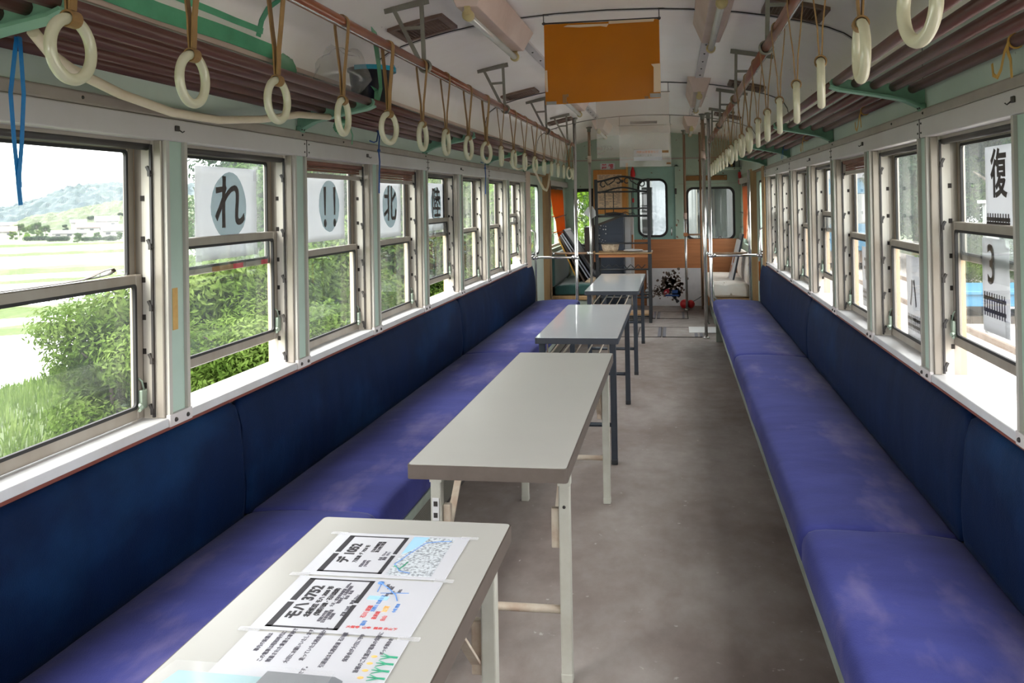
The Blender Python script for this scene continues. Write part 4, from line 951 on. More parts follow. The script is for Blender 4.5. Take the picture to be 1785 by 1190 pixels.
MB().tube([(-.626, 4.098, 2.318), (-.05, 4.098, 2.320)], .004, 8).build('rod', 'dark_metal', of)
m = MB()
for x in (-.617, -.058):
    zc = zceil(x - CX); m.tube([(x, 4.085, zc), (x, 4.092, 2.318)], .0022, 6); m.tube([(x, 4.085, zc - .004), (x + .026, 4.085, zc - .005)], .0035, 6); m.ball((x, 4.096, 2.318), .008, 8, 6)
m.build('hook', 'dark_metal', of)
m_ = MB(); m_.prism([(-.50, 2.306), (-.30, 2.304), (-.31, 2.288), (-.34, 2.294), (-.44, 2.292), (-.52, 2.298)], 'y', 4.0955, 4.0965); m_.build('torn_paper_edge', 'paper_old', of); m = MB(); m.prism([(-.30, 2.320), (-.08, 2.320), (-.085, 2.304), (-.30, 2.302)], 'y', 4.0955, 4.0965); m.build('torn_paper_edge', 'paper_old', of); m = MB()
m.prism([(-.100, 2.10), (-.056, 2.102), (-.056, 1.965), (-.090, 1.965), (-.088, 2.085)], 'y', 4.098, 4.0995); m.build('torn_paper_edge', 'paper_old', of); m = MB(); m.prism([(-.616, 2.09), (-.604, 2.09), (-.602, 1.985), (-.612, 1.985)], 'y', 4.098, 4.0995); m.build('torn_paper_edge', 'paper_old', of)
MB().box(-.612, -.562, 4.1045, 4.106, 1.922, 1.938).build('tape_piece', 'grey_tape', of); m = MB(); m.box(-.108, -.056, 4.1045, 4.106, 1.940, 1.960); m.build('tape_piece', 'grey_tape', of)
m = MB(); m.box(-.532, -.512, 4.1075, 4.109, 1.928, 1.97); m.box(-.512, -.503, 4.1075, 4.109, 1.958, 1.972); m.box(-.512, -.505, 4.1075, 4.109, 1.925, 1.935); m.box(-.134, -.115, 4.1075, 4.109, 1.936, 1.948); m.build('old_tape', 'brown_tape', of)
def vinyl(x0, x1, zt, zb, y, label, tapes, hooks):
    v = empty('clear_vinyl_sheet', ((x0 + x1) / 2, y, zt), label=label, cat='plastic sheet', group='clear sheets under the ceiling')
    hang_sheet(x0, x1, zt, zt, zb, zb, y, None, '', '', '', 0, .015).build('film', 'clear_vinyl', v)
    MB().tube([(x0 - .008, y - .002, zt + .003), (x1 + .008, y - .002, zt + .003)], .0035, 8).build('rod', 'hanger_metal', v)
    m = MB()
    for x in hooks: m.tube([(x, y - .006, zceil(x - CX)), (x, y - .003, zt)], .002, 6); m.tube([(x - .0, y - .006, zceil(x - CX) - .004), (x + .03, y - .006, zceil(x - CX) - .005)], .0035, 6)
    m.build('hook', 'dark_metal', v)
    for (a, b, c, d, mt) in tapes: MB().box(a, b, y - .002 + .012, y - .0008 + .012, c, d).build('tape_piece', mt, v)
    return v
vinyl(-.60, -.03, 2.285, 1.785, 6.67, 'clear vinyl sheet hanging behind the amber sheet, the nearer of two', ((-.335, -.125, 2.045, 2.065, 'grey_tape'), (-.595, -.545, 1.81, 1.826, 'grey_tape'), (-.09, -.04, 1.815, 1.833, 'brown_tape')), (-.595, -.035))
vinyl(-.585, -.03, 2.255, 1.81, 9.25, 'clear vinyl sheet hanging at the vestibule, the farther of two', ((-.08, -.035, 1.83, 1.85, 'brown_tape'),), (-.58, -.035))
no = empty('paper_notice', (-.28, 9.235, 1.93), label='white paper notice with an orange and a black printed line on the far clear sheet', cat='notice')
MB().box(-.43, -.125, 9.238, 9.240, 1.872, 1.992).build('paper', 'paper_white', no)
text('撮影は車掌室など', .030, 'orange_print', (-.28, 9.2375, 1.964), (1, 0, 0), (0, 0, 1), no, bold=.0004); text('お断りします。', .027, 'ink', (-.30, 9.2375, 1.928), (1, 0, 0), (0, 0, 1), no)
# ================================================================ FAR END OF THE CAR
# side door bays
DN = [0]
def panel_hole(mb, axis, a, b, u0, u1, z0, z1, hu0, hu1, hz0, hz1, r):
    """A slab with a rounded opening, made of one bridged plate and border strips."""
    mb.ring_plate(rect_like(hu0 - .03, hu1 + .03, hz0 - .03, hz1 + .03), roundrect(hu0, hu1, hz0, hz1, r), axis, a, b)
    def bb(p0, p1, q0, q1):
        if axis == 'x': mb.box(a, b, p0, p1, q0, q1)
        else: mb.box(p0, p1, a, b, q0, q1)
    bb(u0, hu0 - .03, z0, z1); bb(hu1 + .03, u1, z0, z1); bb(hu0 - .03, hu1 + .03, z0, hz0 - .03); bb(hu0 - .03, hu1 + .03, hz1 + .03, z1)
    return mb
for s in (-1, 1):
    nm = SIDE[s]; w = WALL[s]
    m = MB(); bx(m, s, 1.165, 1.32, 8.42, 8.66, .0, 1.76); m.build('door_post', 'lamp_case' if s < 0 else 'old_wood', w)
    q = MB(); bx(q, s, 1.1635, 1.166, 8.53, 8.55, 1.02, 1.10, bev=.0005, seg=1); q.build('post_plate', 'dark_metal', w)
    DN[0] += 1
    d = empty('door_%d' % DN[0], (sx(s, 1.24), 9.2, 0), kind='structure')
    m = MB(); panel_hole(m, 'x', sx(s, 1.235), sx(s, 1.27), 8.66, 9.92, .0, 1.74, 8.78, 9.58, .86, 1.635, .08); m.build('door_leaf', 'green_wall' if s < 0 else 'pilaster_green', d)
    MB().ring_plate(roundrect(8.775, 9.585, .855, 1.64, .085), roundrect(8.80, 9.56, .88, 1.615, .07), 'x', sx(s, 1.228), sx(s, 1.236)).build('window_gasket', 'rubber', d)
    m = MB(); bx(m, s, 1.25, 1.253, 8.78, 9.58, .86, 1.635); m.build('pane', 'pane_upper', d)
    m = MB(); m.tube([(sx(s, 1.17), 8.95, .35), (sx(s, 1.17), 8.95, 1.12), (sx(s, 1.20), 8.95, 1.14), (sx(s, 1.236), 8.95, 1.14)], .012, 8); m.build('grab_handle', 'chrome', d)
    m = MB(); bx(m, s, 1.20, 1.30, 8.66, 9.92, 1.745, 1.775, bev=.004); m.build('door_track', 'old_wood', d)
    m = MB(); bx(m, s, 1.165, 1.32, 9.93, 10.02, 0, 1.78); m.build('far_door_post', 'old_wood', w); m = MB(); m.tube([(sx(s, 1.155), 9.95, .3), (sx(s, 1.155), 9.95, 1.70)], .016, 10); m.build('post_pipe', 'rust_pole' if s < 0 else 'chrome', w)
    # the last bay with a wide side window
    m = MB(); bx(m, s, 1.20, 1.32, 10.02, 11.8, 0, .86); bx(m, s, 1.20, 1.32, 10.02, 11.8, 1.60, 1.78); bx(m, s, 1.20, 1.32, 11.42, 11.8, .86, 1.6); bx(m, s, 1.20, 1.32, 10.02, 10.10, .86, 1.6); m.build('end_bay_wall', 'bulkhead_green', w)
    m = MB(); bx(m, s, 1.165, 1.20, 10.05, 11.78, 1.64, 1.71, bev=.004); m.build('end_header', 'band_paint', w)
    WN[0] += 1
    wr = empty('window_%d' % WN[0], (sx(s, 1.26), 10.76, .86), kind='structure')
    m = sash_frame(s, 1.24, 1.27, 10.10, 11.42, .86, 1.60, .03, .03, .03); m.build('sash', 'sash_metal', wr); m = MB(); bx(m, s, 1.254, 1.257, 10.12, 11.40, .88, 1.58); m.build('pane', 'pane_upper', wr)
    m = MB()
    for z in (1.06, 1.26): m.tube([(sx(s, 1.185), 10.06, z), (sx(s, 1.185), 11.72, z)], .009, 8)
    m.build('guard_bar', 'chrome', wr)

# end wall
we = empty('wall_end', (CX, YE, 0), kind='structure')
m = MB(); a, b = YE, YE + .05
XLe, XRe = sx(-1, 1.32), sx(1, 1.32)
m.box(XLe, -1.39, a, b, 0, 2.40); m.box(-1.13, -.595, a, b, 0, 2.40); m.box(-1.39, -1.13, a, b, 0, .82); m.box(-1.39, -1.13, a, b, 1.61, 2.40)
m.box(-.595, .025, a, b, 1.90, 2.40); m.box(.025, .13, a, b, 0, 2.40); m.box(.84, XRe, a, b, 0, 2.40)
m.box(.13, .84, a, b, 0, .86); m.box(.13, .84, a, b, 1.65, 2.40)
m.ring_plate(rect_like(.13, .84, .86, 1.65), roundrect(.165, .80, .895, 1.60, .08), 'y', a, b)
m.build('bulkhead', 'bulkhead_green', we)
m = MB(); m.box(XLe + .1, XRe - .1, YE - .012, YE, 2.00, 2.02); m.box(.03, .85, YE - .006, YE, 1.655, 1.66); m.build('batten', 'moulding_paint', we)
m = MB()
for x in (-.605, .03): m.box(x - .022, x + .022, YE - .02, YE + .01, 0, 1.93)
m.box(-.63, .055, YE - .02, YE + .01, 1.90, 1.945); m.build('door_frame', 'bulkhead_green', we)
m = MB(); m.box(-.66, -.632, YE - .03, YE, .0, 1.96); m.build('yellow_post', 'ochre_tape', we)
MB().ring_plate(roundrect(.155, .81, .885, 1.61, .09), roundrect(.185, .78, .915, 1.58, .075), 'y', YE - .012, YE + .01).build('window_gasket', 'rubber', we)
MB().box(.17, .795, YE + .02, YE + .024, .90, 1.595).build('pane', 'pane_upper', we)
MB().ring_plate(rect_like(-1.40, -1.12, .81, 1.62, 2), roundrect(-1.365, -1.155, .845, 1.575, .03, 2), 'y', YE - .01, YE + .02).build('left_window_gasket', 'rubber', we)
MB().box(-1.39, -1.13, YE + .025, YE + .028, .82, 1.61).build('left_pane', 'pane_lower', we)
DN[0] += 1
d3 = empty('door_%d' % DN[0], (-.285, YE + .01, 0), kind='structure')
m = MB(); panel_hole(m, 'y', YE + .005, YE + .04, -.59, .02, .0, 1.90, -.495, -.11, .945, 1.725, .10); m.build('door_leaf', 'door_teal', d3)
MB().ring_plate(roundrect(-.51, -.095, .93, 1.74, .115), roundrect(-.478, -.127, .962, 1.708, .085), 'y', YE - .004, YE + .02).build('window_gasket', 'rubber', d3)
MB().box(-.495, -.31, YE + .02, YE + .024, .945, 1.725).build('pane', 'pane_lower', d3); MB().box(-.31, -.11, YE + .02, YE + .024, .945, 1.725).build('frosted_pane', 'pane_frost', d3)
m = MB(); m.tube([(-.05, YE - .002, .95), (-.05, YE - .03, .96), (-.05, YE - .03, 1.05), (-.05, YE - .002, 1.06)], .007, 8); m.build('door_handle', 'chrome', d3)
m = MB(); m.box(.002, .03, YE - .03, YE, 1.52, 1.60, bev=.004); m.build('hinge', 'dark_metal', d3)
pl = tag(MB().box(.155, .71, YE - .03, YE - .002, 1.70, 1.768, bev=.006).build('brass_plate', 'brass'), 'long tarnished brass plate above the end window on the right', 'plate')
q = MB(); q.ball((.675, YE - .03, 1.745), .008, 8, 6); q.build('rivet', 'chrome', pl)
for x in (.02,): pass
nb = empty('notice_board', (-.885, YE - .03, 1.27), label='orange-brown wooden notice board with a yellowed printed sheet on the end wall', cat='notice board')
MB().box(-1.115, -.655, YE - .035, YE - .005, 1.262, 1.875, bev=.004).build('board', 'board_wood', nb)
ps = MB().box(-1.06, -.72, YE - .038, YE - .0355, 1.33, 1.81).build('printed_sheet', 'paper_old', nb)
l = MB(); rr = random.Random(3)
for k in range(24):
    z = 1.795 - k * .019; x = -1.035
    while x < -.76:
        w_ = rr.uniform(.02, .07)
        if rr.random() < .72: l.box(x, min(x + w_, -.745), YE - .0387, YE - .038, z - .003, z + .003)
        x += w_ + .014
l.build('print_lines', 'ink_grey', ps)
pw = empty('red_letter_plate', (-.95, YE - .01, 1.88), label='small white plate with red characters above the wooden notice board', cat='sign')
MB().box(-1.015, -.815, YE - .006, YE - .001, 1.876, 1.965).build('plate', 'paper_white', pw)
text('禁 煙', .072, 'red_print', (-.915, YE - .0065, 1.917), (1, 0, 0), (0, 0, 1), pw, bold=.002)
nu = text('3752', .085, 'ink_grey', (-.93, YE - .0025, 2.175), (1, 0, 0), (0, 0, 1), we, name='car_number')
MB().box(-1.06, -.99, YE - .004, YE - .002, 2.155, 2.19).build('tape_over_number', 'grey_tape', we)
pb = empty('plywood_panel', (.1, YE - .09, 0), label='large brown plywood panel standing across the end wall below the windows', cat='panel')
MB().box(-.70, .865, YE - .075, YE - .055, 0, .905).build('sheet', 'plywood', pb)
m = MB()
for x in (-.43, .60): m.torus((x, YE - .065, .92), .016, .006, (0, 1, 0), 14, 6)
m.build('eyelet', 'dark_metal', pb)
po = empty('poster', (.02, YE - .12, 0), label='white poster with a dark smoking locomotive picture leaning at the foot of the plywood', cat='poster')
MB().box(-.40, .345, YE - .105, YE - .098, .0, .512, bev=.001, seg=1).build('sheet', 'poster_print', po)
rr = random.Random(11)
def splat(n, f, mat, nm, r0, r1, dy):
    m = MB()
    for i in range(n):
        x, z = f(); r = rr.uniform(r0, r1); k = 7
        m.prism([(x + r * rr.uniform(.6, 1.2) * math.cos(2 * PI * j / k), z + r * rr.uniform(.6, 1.2) * math.sin(2 * PI * j / k)) for j in range(k)], 'y', YE - .1055 - dy, YE - .105 - dy * .5)
    m.build(nm, mat, po)
splat(230, lambda: (-.06 + rr.gauss(0, .075), .30 + rr.gauss(0, .075)), 'smoke_print', 'smoke', .006, .024, .0004)
splat(150, lambda: (-.24 + rr.gauss(0, .10), .19 + rr.gauss(0, .035)), 'smoke_print', 'crowd', .005, .015, .0004)
splat(40, lambda: (.0 + rr.gauss(0, .03), .15 + rr.gauss(0, .03)), 'ink', 'locomotive', .012, .028, .001)
m = MB(); m.box(-.15, .03, YE - .1085, YE - .107, .13, .155); m.box(-.06, .02, YE - .1095, YE - .108, .17, .215, bev=.002); m.build('car_body_print', 'navy_cord', po)
splat(14, lambda: (-.13 + rr.gauss(0, .02), .19 + rr.gauss(0, .02)), 'red_print', 'red_detail', .006, .016, .0012)
bl = empty('red_ball', (.17, 11.30, 0), label='red round toy-like lump on the floor at the foot of the central pole', cat='ball')
m = MB().ball((.105, 11.36, .065), .062, 14, 10); m.ball((.185, 11.40, .06), .055, 14, 10); m.build('body', 'red_plastic', bl); MB().tube([(.21, 11.38, .09), (.30, 11.42, .14), (.37, 11.46, .18)], .006, 6).build('stick', 'frame_silver', bl)

# emergency items hanging on the end wall
ex = empty('red_handle_cord', (-.57, YE - .06, 1.0), label='red pull handle with a cord hanging left of the end door', cat='pull cord')
MB().lathe([(0, 0), (.02, .0), (.034, .06), (.03, .11), (.012, .17), (0, .18)], (-.565, YE - .05, 1.73), 14).build('grip', 'red_plastic', ex)
MB().tube([(-.565, YE - .05, 1.73), (-.563, YE - .05, 1.4), (-.565, YE - .05, 1.2)], .004, 6).build('cord', 'dark_metal', ex); MB().box(-.577, -.553, YE - .058, YE - .042, 1.415, 1.475, bev=.004).build('tag', 'red_plastic', ex)
e2 = empty('red_handle_cord', (.88, YE - .06, 1.6), label='small red pull handle hanging at the right corner of the end wall', cat='pull cord')
MB().lathe([(0, 0), (.018, .01), (.022, .05), (.01, .085), (0, .09)], (.865, 11.6, 1.63), 12).build('grip', 'red_plastic', e2); MB().tube([(.865, 11.6, 1.72), (.865, 11.6, 1.95)], .004, 6).build('cord', 'dark_metal', e2); MB().box(.845, .885, 11.585, 11.615, 1.72, 1.80, bev=.004).build('box', 'red_plastic', e2)
ls = empty('lamp_strip', (.70, 11.5, 1.82), label='green shelf with small round yellow lamps high in the right far corner', cat='lamp')
MB().box(.45, .89, 11.45, 11.6, 1.83, 1.86, bev=.004).build('shelf', 'bulkhead_green', ls)
m = MB()
for k in range(4): m.ball((.50 + .085 * k, 11.47, 1.885), .017, 10, 8)
m.build('bulb', 'ochre_tape', ls); MB().box(.58, .80, 11.5, 11.6, 1.86, 1.95, bev=.004).build('switch_box', 'dark_metal', ls)

# chrome poles and bars
def pole(x, y, z0, z1, label, split=None, foot=True, r=.0165):
    p = empty('standing_pole', (x, y, z0), label=label, cat='pole', group='standing poles at the far end')
    zs = split or z1
    MB().tube([(x, y, z0 + .01), (x, y, zs)], r, 14).build('chrome_tube', 'chrome', p)
    if split: MB().tube([(x, y, zs), (x, y, z1)], r * 1.02, 14).build('worn_upper_tube', 'rust_pole', p); MB().tube([(x, y, zs - .03), (x, y, zs + .05)], r * 1.35, 14).build('joint_collar', 'lamp_case', p)
    MB().lathe([(0, 0), (.036, 0), (.036, -.012), (.022, -.022), (.022, -.06), (0, -.06)], (x, y, z1), 16).build('ceiling_flange', 'hanger_metal', p)
    if foot: MB().lathe([(0, 0), (.034, 0), (.034, .01), (.02, .018), (0, .018)], (x, y, z0), 16).build('foot_flange', 'chrome', p)
    return p
def zc(x): return zceil(x - CX)
def bench_pole(s, x):
    p = empty('standing_pole', (x, 8.80, .30), label='chrome pole at the end of the %s bench, with a curved foot' % SIDE[s], cat='pole', group='standing poles at the far end')
    MB().tube([(x + s * .03, 8.80, .285), (x + s * .028, 8.80, .33), (x + s * .012, 8.80, .38), (x, 8.80, .44), (x, 8.80, zc(x) - .02)], .0175, 14).build('chrome_tube', 'chrome', p)
    MB().lathe([(0, 0), (.036, 0), (.036, -.012), (.022, -.022), (.022, -.06), (0, -.06)], (x, 8.80, zc(x)), 16).build('ceiling_flange', 'hanger_metal', p)
    return p
pL = bench_pole(-1, -1.022); pR = bench_pole(1, .353)
def arm(x0, x1, y, z, parent, mat):
    a = MB().tube([(x0, y, z), (x1, y, z)], .0135, 12).build('arm_bar', mat, parent)
    q = MB()
    for x in (x0, x1): q.ball((x, y, z), .026, 12, 8); q.tube([(x + (.045 if x == min(x0, x1) else -.045), y, z), (x, y, z)], .0185, 12)
    q.build('bar_socket', 'chrome', parent); return a
arm(-1.022, sx(-1, 1.17), 8.80, .862, pL, 'chrome'); arm(.353, sx(1, 1.17), 8.80, .87, pR, 'chrome')
p2 = pole(-.988, 10.0, 0, zc(-.988), 'pole at the left vestibule seat, brown above and chrome below', 1.93)
arm(-.988, -1.47, 10.0, .83, p2, 'rust_pole')
p3_ = pole(.345, 10.0, 0, zc(.345), 'pole at the right vestibule seat, brown above and chrome below', 1.93)
arm(.345, .86, 10.0, .815, p3_, 'rust_pole'); MB().tube([(.345, 10.0, 1.03), (.345, 9.98, 1.03), (.345, 10.0, .98)], .014, 8).build('clamp', 'lamp_case', p3_)
p4 = pole(.133, 11.24, 0, zc(.133), 'slim central pole before the end door, bronze above and chrome below', 1.22)
MB().tube([(.133, 11.24, .985), (.335, 11.24, .985)], .012, 10).build('arm_bar', 'rust_pole', p4); MB().box(.105, .16, 11.215, 11.265, .965, 1.01, bev=.006).build('bracket_block', 'plywood', p4)
MB().tube([(.335, 11.24, .01), (.335, 11.24, zc(.335) - .01)], .0145, 12).build('twin_tube', 'rust_pole', p4)
pz = pole(.30, 8.98, 0, zc(.30), 'second chrome pole just behind the right bench end, rusty top', 1.9)

# ================================================================ LEFT VESTIBULE SEAT WITH FRAMES
vs_ = empty('vestibule_seat', (sx(-1, .93), 10.75, 0), label='dark green seat in the left far corner piled with picture frames', cat='seat')
sweep_cushion(-1, [(d - .02, z + .02) for d, z in SEAT], 10.1, 11.5, .03, .02, 31).build('seat_cushion', 'seat_green', vs_)
m = MB(); bx(m, -1, 1.13, 1.19, 10.1, 11.5, .42, .82, bev=.03); m.build('seat_back', 'seat_green', vs_)
m = MB(); bx(m, -1, .66, 1.19, 10.08, 11.5, .265, .318, bev=.012); m.build('seat_board', 'old_wood', vs_)
m = MB(); m.prism([(sx(-1, .74), 0), (sx(-1, 1.19), 0), (sx(-1, 1.19), .265), (sx(-1, .70), .265)], 'y', 10.1, 11.5); m.build('seat_base', 'seat_frame_paint', vs_)
def lean_frame(base, top, w, th, label, cat, fm, fill, yw):
    """A framed panel leaning on the left wall: base and top are points in x and z, yw its front face."""
    B = Vector((base[0], 0, base[1])); T = Vector((top[0], 0, top[1])); u = (T - B).normalized(); nrm = Vector((u.z, 0, -u.x)); h = (T - B).length
    e = empty('picture_frame', (base[0], yw, base[1]), label=label, cat=cat, group='frames leaning in the left far corner')
    def slab(a0, a1, b0, b1, c0, c1):
        P = []
        for y in (yw + b0, yw + b1):
            for a in (a0, a1):
                for c in (c0, c1): q = B + u * a + nrm * c; P.append((q.x, y, q.z))
        return P
    F = [(0, 1, 3, 2), (4, 6, 7, 5), (0, 4, 5, 1), (2, 3, 7, 6), (0, 2, 6, 4), (1, 5, 7, 3)]
    m = MB(); t = .03
    for (a0, a1, b0, b1) in ((0, h, 0, t), (0, h, w - t, w), (0, t, t, w - t), (h - t, h, t, w - t)): m.add(slab(a0, a1, b0, b1, 0, th), F)
    m.build('frame', fm, e); q = MB(); q.add(slab(t, h - t, t, w - t, th * .3, th * .7), F); q.build('picture', fill, e)
    return e
lean_frame((-1.185, .455), (-1.42, .985), .55, .014, 'narrow frame with a yellow edge leaning leftmost in the far corner', 'picture frame', 'frame_gold', 'canvas_dark', 10.30)
lean_frame((-1.12, .45), (-1.42, 1.01), .60, .02, 'brown-backed picture frame leaning behind the yellow-edged one', 'picture frame', 'canvas_dark', 'canvas_dark', 10.36)
lean_frame((-1.055, .455), (-1.41, 1.03), .62, .016, 'silver-edged picture frame leaning in the middle of the corner pile', 'picture frame', 'frame_silver', 'canvas_dark', 10.40)
lean_frame((-1.02, .455), (-1.40, 1.05), .64, .016, 'second silver-edged frame, with dark back, leaning over the first', 'picture frame', 'frame_silver', 'frame_dark', 10.46)
lean_frame((-.975, .46), (-1.395, 1.085), .66, .022, 'large grey board with black edge leaning outermost on the corner pile', 'picture frame', 'frame_dark', 'canvas_grey', 10.52)
m = MB()
for k in range(4): m.box(-1.10 + .015 * k, -.92 + .01 * k, 10.30 + .03 * k, 10.62 + .01 * k, .455 + .012 * k, .4655 + .012 * k, bev=.002)
tag(m.build('paper_bundle', 'basket_straw'), 'loose bundle of old papers lying at the foot of the leaning frames', 'papers')
def cloth_roll(s, pts, w, mat, label, name):
    e = empty(name, (sx(s, 1.15), pts[0][0], .95), label=label, cat='blind'); m = MB(); vs = []; fs = []; ny = 8
    for (y, z, ww, d) in pts:
        for j in range(ny + 1): vs.append((sx(s, d + .010 * math.sin(j * 1.9 + z * 5)), y + ww * (j / ny - .5), z))
    k = len(pts)
    for (y, z, ww, d) in pts:
        for j in range(ny + 1): vs.append((sx(s, d + .003 + .010 * math.sin(j * 1.9 + z * 5)), y + ww * (j / ny - .5), z))
    o = k * (ny + 1)
    for i in range(k - 1):
        for j in range(ny): a = i * (ny + 1) + j; fs += [(a, a + 1, a + ny + 2, a + ny + 1), (o + a, o + a + ny + 1, o + a + ny + 2, o + a + 1)]
    m.add(vs, fs, True); m.build('fabric', mat, e)
    return e
cr = cloth_roll(-1, [(10.70, 1.60, 1.0, 1.172), (10.72, 1.50, 1.02, 1.165), (10.78, 1.3, 1.0, 1.158), (10.86, 1.2, .92, 1.150), (10.90, 1.08, .96, 1.148), (10.98, .98, .86, 1.142), (11.06, .92, .6, 1.142)], .6, 'orange_cloth', 'bright orange roller blind drawn down over the left far side window', 'roller_blind')
m = MB()
for z in (1.255, 1.055): m.tube([(sx(-1, 1.148), 10.3, z - .01), (sx(-1, 1.14), 10.75, z), (sx(-1, 1.148), 11.2, z + .01)], .004, 6)
m.build('cord', 'dark_metal', cr); MB().tube([(sx(-1, 1.18), 10.18, 1.615), (sx(-1, 1.18), 11.22, 1.615)], .02, 10).build('roller', 'canvas_dark', cr)
cr2 = cloth_roll(1, [(10.75, 1.60, .62, 1.175), (10.75, 1.4, .62, 1.17), (10.75, 1.2, .60, 1.165), (10.75, 1.05, .56, 1.165), (10.78, .95, .4, 1.165)], .6, 'salmon_cloth', 'faded salmon roller blind drawn down over the right far side window', 'roller_blind')
MB().tube([(sx(1, 1.18), 10.42, 1.615), (sx(1, 1.18), 11.08, 1.615)], .02, 10).build('roller', 'canvas_dark', cr2)
# right vestibule seat with white dust cover
v2 = empty('vestibule_seat', (sx(1, .93), 10.5, 0), label='seat under a stained white dust cover in the right far corner', cat='seat')
sweep_cushion(1, [(d - .0, z + .055 if z > .4 else z) for d, z in SEAT], 9.98, 11.4, .05, .05, 41).build('seat_cover', 'cover_white', v2)
sweep_cushion(1, [(d - .03, z) for d, z in BACK], 10.0, 11.4, .05, .05, 47).build('back_cover', 'cover_white', v2)
m = MB(); bx(m, 1, .70, 1.19, 9.96, 11.4, .25, .302, bev=.01); m.build('seat_board', 'old_wood', v2); m = MB(); bx(m, 1, .74, 1.19, 10.0, 11.4, 0, .25); m.build('seat_base', 'seat_frame_paint', v2)
m = MB(); m.tube([(.40, 9.95, .50), (.39, 9.93, .40), (.40, 9.94, .33), (.45, 9.96, .285), (.52, 9.97, .275)], .012, 8); m.tube([(.42, 9.93, .50), (.415, 9.915, .40), (.43, 9.92, .32), (.48, 9.94, .268), (.54, 9.95, .262)], .010, 8); m.build('curved_rail', 'chrome', v2)
fr = empty('picture_frame', (.66, 10.3, .48), label='tall black framed print leaning upright on the white covered seat', cat='picture frame')
R_ = Matrix.Rotation(math.radians(13), 3, 'Y')
m = MB(); A = (.665, 10.3, .475)
m.box(.655, .675, 10.22, 10.62, .475, 1.04, rot=R_, about=A); m.build('frame', 'frame_dark', fr)
m = MB(); m.box(.630, .652, 10.21, 10.60, .475, .96, rot=R_, about=A); m.build('print', 'poster_print', fr)
m = MB(); m.box(.628, .6295, 10.25, 10.4, .68, .76, rot=R_, about=A); m.box(.628, .6295, 10.42, 10.55, .56, .64, rot=R_, about=A); m.build('red_patch', 'salmon_cloth', fr)
m = MB(); m.tube([(.76, 8.99, .33), (.76, 8.99, 1.74)], .016, 10); tag(m.build('door_pipe', 'chrome'), 'bright vertical pipe beside the right side door', 'pipe')
op = MB(); op.box(.838, .852, 8.90, 8.93, .60, .80); tag(op.build('orange_strip', 'orange_cloth'), 'small orange strip on the wall post by the right side door', 'strip')

# ================================================================ IRON SHELF STAND
ir = empty('iron_shelf_stand', (-.615, 10.25, 0), label='black wrought-iron shelf stand with scrolled top and wooden shelf', cat='shelf stand')
xl, xr_ = -.925, -.305; yf, yk = 10.08, 10.42
for x in (xl, xr_):
    MB().box(x - .019, x + .019, yf - .019, yf + .019, 0, 1.70 if x == xr_ else 1.70, bev=.003).build('front_post', 'iron_black', ir); MB().box(x - .016, x + .016, yk - .016, yk + .016, 0, .84, bev=.003).build('rear_post', 'iron_black', ir)
m = MB()
for z, r in ((1.55, .010), (1.352, .010), (1.262, .012), (.94, .010)): m.tube([(xl, yf, z), (xr_, yf, z)], r, 8)
m.build('cross_rail', 'iron_black', ir)
for x in (-.82, -.72, -.50): MB().tube([(x, yf, 1.262), (x, yf, 1.55)], .005, 6).build('upright_wire', 'iron_black', ir)
def arch(z, h, r): return MB().tube([(xl + (xr_ - xl) * i / 24, yf, z + h * math.sin(PI * i / 24) ** 2) for i in range(25)], r, 8)
arch(1.675, .055, .012).build('top_arch', 'iron_black', ir); arch(1.545, .055, .010).build('lower_arch', 'iron_black', ir)
m = MB()
def scroll(cx_, cz_, sg):
    P = []
    for i in range(18): t = i / 17; a = PI * (1.9 - 1.5 * t); r = .018 + .028 * t; P.append((cx_ - sg * .085 + sg * r * math.cos(a), yf, cz_ - .018 + r * math.sin(a)))
    for i in range(1, 7): t = i / 7; P.append((cx_ - sg * .05 + sg * .11 * t, yf, cz_ - .035 + .07 * t))
    for i in range(18): t = i / 17; a = PI * (.8 - 1.5 * t); r = .046 - .028 * t; P.append((cx_ + sg * .085 + sg * r * math.cos(a), yf, cz_ + .018 + r * math.sin(a)))
    return P
m.tube(scroll(-.75, 1.655, 1), .007, 8); m.tube(scroll(-.47, 1.655, -1), .007, 8); m.ball((-.615, yf, 1.675), .02, 10, 8); m.build('scroll', 'iron_black', ir)
MB().box(xl - .07, xr_ + .03, yf - .05, yk + .05, .815, .832, bev=.003).build('wooden_shelf', 'old_wood', ir); m = MB(); m.box(xl + .02, xr_ - .02, yf - .02, yf + .0, .775, .815); m.box(xl - .04, xl - .02, yf, yk, .72, .815); m.build('shelf_apron', 'plywood', ir)
m = MB(); m.tube([(xl, yf, .63), (xr_, yf, .63)], .010, 8); m.tube([(xl + .05 + (xr_ - xl - .1) * i / 24, yf, .665 + .022 * math.cos(i * PI / 2)) for i in range(25)], .005, 6); m.tube([(xl, yf, .30), (xr_, yf, .30)], .012, 8); m.tube([(xl, yk, .30), (xr_, yk, .30)], .012, 8); m.build('lower_rail', 'iron_black', ir)
MB().box(xl + .02, xr_ - .02, yf, yk, .085, .105, bev=.003).build('bottom_shelf', 'old_wood', ir); MB().tube([(xl, yf, .075), (xr_, yf, .075)], .012, 8).build('bottom_rail', 'iron_black', ir)
MB().box(xr_ - .06, xr_ + .0, yf + .03, yk - .02, .35, .365).build('side_bracket', 'iron_black', ir)
bk = empty('straw_basket', (-.775, 10.2, .832), label='small whitish woven basket standing on the wooden shelf', cat='basket')
MB().lathe([(0, 0), (.082, 0), (.098, .04), (.108, .088), (.112, .094), (.104, .094), (.094, .05), (.078, .012), (0, .01)], (-.775, 10.2, .832), 24).build('bowl', 'basket_straw', bk)
